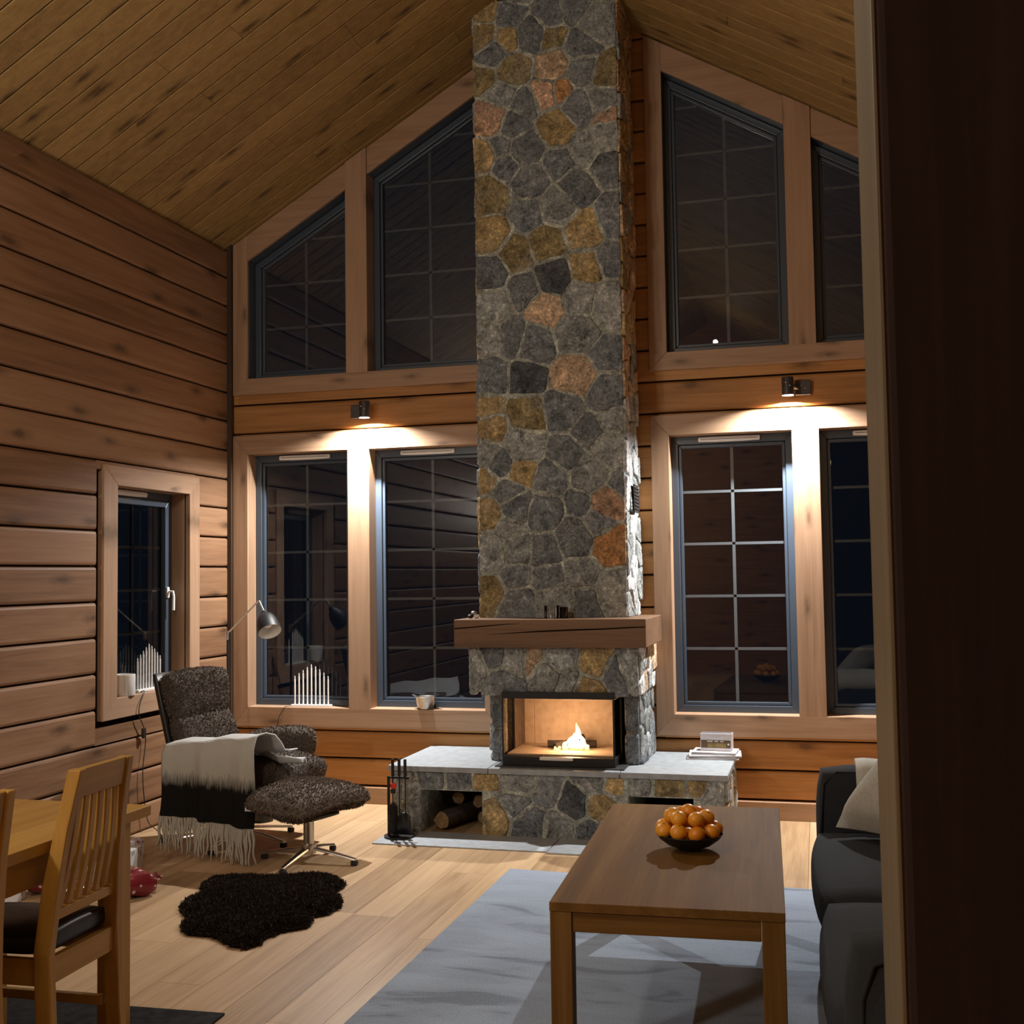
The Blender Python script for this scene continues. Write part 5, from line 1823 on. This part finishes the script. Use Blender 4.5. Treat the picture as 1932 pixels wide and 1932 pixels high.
# pillow leaning on the seat
e1 = Vector((0.64, -0.76, 0.02)).normalized()
e2 = Vector((0.62, 0.22, 0.75)).normalized()
e3 = e1.cross(e2).normalized()
pc = Vector((2.105, -2.36, 0.476)) + e1 * 0.22 + e2 * 0.22 + e3 * 0.02
pl = MB()
NP = 14
for sg in (1, -1):
    o_ = len(pl.v)
    for i in range(NP + 1):
        for j in range(NP + 1):
            a, b_ = -1 + 2 * i / NP, -1 + 2 * j / NP
            th = 0.110 * ((1 - a ** 4) * (1 - b_ ** 4)) ** 0.6
            k = 1 - 0.07 * (1 - abs(a) ** 2) * abs(b_) ** 3 - 0.07 * (1 - abs(b_) ** 2) * abs(a) ** 3
            pl.v.append(tuple(pc + e1 * (0.23 * a * k) + e2 * (0.23 * b_ * k) + e3 * (sg * th)))
    for i in range(NP):
        for j in range(NP):
            pl.f.append((o_ + i * (NP + 1) + j, o_ + i * (NP + 1) + j + 1, o_ + (i + 1) * (NP + 1) + j + 1, o_ + (i + 1) * (NP + 1) + j))
po = pl.build('pillow', M['pillow'], smooth=120)
tag(po, 'beige pillow leaning on the sofa seat beside the far arm', 'pillow')

# ------------------------------------------------------------------ dining corner
dt = thing('dining_table', 'oak dining table at the lower left behind the chairs', 'dining table', (-0.47, -4.65, 0.0))
tt = MB()
for k in range(6):
    tt.box(-0.94 + k * 0.157, -0.94 + (k + 1) * 0.157, -5.65, -3.665, 0.708, 0.74)
tt.build('tabletop', M['oak_y'], dt, bevel=0.002)
MB().box(-0.060, -0.036, -5.55, -3.76, 0.615, 0.707).build('apron', M['oak_y'], dt, bevel=0.002)
MB().box(-0.904, -0.880, -5.55, -3.76, 0.615, 0.707).build('apron', M['oak_y'], dt, bevel=0.002)
MB().box(-0.86, -0.08, -3.75, -3.726, 0.615, 0.707).build('apron', M['oak_x'], dt, bevel=0.002)
for xx in (-0.885, -0.075):
    for yy in (-5.58, -3.745):
        MB().box(xx - 0.035, xx + 0.035, yy - 0.035, yy + 0.035, 0.008, 0.707).build('leg', M['oak_z'], dt, bevel=0.003)


def dining_chair(label):
    """local frame: x to the back, y along the back, z up; origin on the floor under the rear legs"""
    t_ = thing('dining_chair', label, 'dining chair', (0, 0, 0), 0, 'oak dining chairs')
    prof_ = [(0.026, 0.0), (0.010, 0.20), (0.0, 0.44), (0.012, 0.60), (0.036, 0.76), (0.068, 0.925)]
    for sg in (-1, 1):
        lg = MB()
        vs, fs = [], []
        for (x_, z_) in prof_:
            yy = sg * (0.160 - 0.042 * max(0, (z_ - 0.44)) / 0.48)
            for (dx, dy) in ((-0.026, -0.015), (0.022, -0.015), (0.022, 0.015), (-0.026, 0.015)):
                wd_ = 1.0 if z_ < 0.7 else 0.85
                vs.append((x_ + dx * wd_, yy + dy, z_))
        for i in range(len(prof_) - 1):
            for j in range(4):
                fs.append((4 * i + j, 4 * i + (j + 1) % 4, 4 * i + 4 + (j + 1) % 4, 4 * i + 4 + j))
        fs += [(3, 2, 1, 0), tuple(4 * (len(prof_) - 1) + k for k in range(4))]
        lg.add(vs, fs).build('back_post', M['oak_z'], t_, local=True, bevel=0.004)
        MB().box(-0.405, -0.365, sg * 0.158 - 0.02, sg * 0.158 + 0.02, 0.0, 0.40).build('leg', M['oak_z'], t_, local=True, bevel=0.003)
        MB().box(-0.370, -0.024, sg * 0.152 - 0.010, sg * 0.152 + 0.010, 0.195, 0.222).build('stretcher', M['oak_x'], t_, local=True, bevel=0.002)
        MB().box(-0.366, -0.022, sg * 0.156 - 0.011, sg * 0.156 + 0.011, 0.355, 0.425).build('seat_rail', M['oak_x'], t_, local=True, bevel=0.002)
    MB().box(-0.010, 0.012, -0.144, 0.144, 0.355, 0.425).build('seat_rail', M['oak_y'], t_, local=True, bevel=0.002)
    MB().box(-0.40, -0.378, -0.138, 0.138, 0.355, 0.425).build('seat_rail', M['oak_y'], t_, local=True, bevel=0.002)
    tr_ = MB()
    tr_.box(0.046, 0.070, -0.107, 0.107, 0.845, 0.925, T=lambda v: Vector((v.x + (v.z - 0.885) * 0.19 + 0.10 * v.y * v.y * 2, v.y, v.z)))
    tr_.build('top_rail', M['oak_y'], t_, local=True, bevel=0.003)
    MB().box(-0.006, 0.016, -0.141, 0.141, 0.520, 0.548).build('back_rail', M['oak_y'], t_, local=True, bevel=0.003)
    for k in range(6):
        yy = -0.108 + k * 0.0432
        sl_ = MB()
        vs, fs = [], []
        for i in range(7):
            u = i / 6
            z_ = 0.546 + 0.302 * u
            x_ = 0.004 + 0.046 * u ** 1.5 + 0.014 * math.sin(u * PI)
            y2 = yy * (1 - 0.20 * u)
            for (dx, dy) in ((-0.006, -0.011), (0.006, -0.011), (0.006, 0.011), (-0.006, 0.011)):
                vs.append((x_ + dx, y2 + dy, z_))
        for i in range(6):
            for j in range(4):
                fs.append((4 * i + j, 4 * i + (j + 1) % 4, 4 * i + 4 + (j + 1) % 4, 4 * i + 4 + j))
        fs += [(3, 2, 1, 0), (24, 25, 26, 27)]
        sl_.add(vs, fs).build('back_slat', M['oak_z'], t_, local=True, bevel=0.002)
    MB().rbox((0.198, 0.156, 0.032), 0.026, 8, lambda p: (p[0], p[1], p[2] + (0.012 * (1 - (p[0] / 0.2) ** 2) * (1 - (p[1] / 0.16) ** 2) if p[2] > 0.45 else 0)), (-0.205, 0, 0.455)).build('seat', M['leather'], t_, local=True, smooth=60)
    return t_


c1 = dining_chair('oak slat-back dining chair at the far end of the table side')
c1.location = (0.010, -4.030, 0.008)
c1.rotation_euler.z = math.radians(2)
c2 = copy_tree(c1)
c2['label'] = 'oak dining chair cut off by the left edge of the photo'
c2.location = (0.034, -4.570, 0.008)

# wrapped gifts on the floor by the log wall
def gift_box(name, c, half, rot, mat, label):
    g_ = thing(name, label, 'gift', (c[0], c[1], 0), math.radians(rot), 'wrapped gifts by the left wall')
    MB().rbox((half[0], half[1], half[2]), 0.006, 6, None, (0, 0, half[2] + c[2])).build('wrapping', mat, g_, smooth=50, local=True)
    for sx_ in (-1, 1):
        MB().add([(sx_ * (half[0] + 0.001), -half[1] * 0.9, c[2] + half[2] * 1.9), (sx_ * (half[0] + 0.001), half[1] * 0.9, c[2] + half[2] * 1.9), (sx_ * (half[0] + 0.003), 0, c[2] + half[2] * 0.7)], [(0, 1, 2)]).build('paper_flap', mat, g_, local=True)
    return g_


gift_box('gift_box', (-1.345, -1.92, 0.0), (0.125, 0.11, 0.065), 8, M['treewrap'], 'white gift box with dark strokes right of the dining chair')
gift_box('gift_box', (-1.475, -1.62, 0.0), (0.09, 0.07, 0.055), -10, M['pinkwrap'], 'small gift in pink-ringed paper behind the white gift box')
gift_box('gift_box', (-1.60, -2.48, 0.0), (0.12, 0.14, 0.075), 4, M['treewrap'], 'white gift box with dark strokes under the dining table')


def soft_gift(c, half, rot, seed, label):
    g_ = thing('soft_gift', label, 'gift', (c[0], c[1], 0), math.radians(rot), 'red foil gifts by the left wall')
    rg_ = random.Random(seed)
    k1, k2, k3 = rg_.uniform(0, 6), rg_.uniform(0, 6), rg_.uniform(0, 6)

    def f_(p):
        x, y, z = p
        nzz = 1 + 0.10 * math.sin(x * 38 + k1) + 0.08 * math.sin(y * 46 + k2) + 0.06 * math.sin((x + y) * 70 + k3)
        return (x * (1 + 0.05 * math.sin(y * 40 + k3)), y * (1 + 0.06 * math.sin(x * 35 + k1)), half[2] + z * nzz * (1 - 0.35 * (x / half[0]) ** 2) * 0.99)
    MB().rbox(half, min(half) * 0.75, 14, f_).build('wrapping', M['redwrap'], g_, smooth=35, local=True)
    e_ = MB()
    for i in range(7):
        a_ = -0.6 + 1.2 * i / 6
        e_.add([(half[0] * 0.93, 0, half[2]), (half[0] + 0.05, math.sin(a_) * 0.07, half[2] + 0.02 * math.cos(i * 2.2)), (half[0] + 0.05, math.sin(a_ + 0.2) * 0.07, half[2] + 0.02 * math.sin(i * 2.0))], [(0, 1, 2)])
    e_.build('paper_ruffle', M['redwrap'], g_, local=True)
    return g_


soft_gift((-1.045, -2.17, 0), (0.085, 0.10, 0.055), 60, 2, 'red dotted foil gift nearest the sheepskin')
soft_gift((-1.23, -2.36, 0), (0.09, 0.07, 0.050), 20, 3, 'red dotted foil gift half hidden by the dining chair')
soft_gift((-1.45, -2.22, 0), (0.09, 0.09, 0.075), 100, 5, 'red dotted foil gift under the dining table')
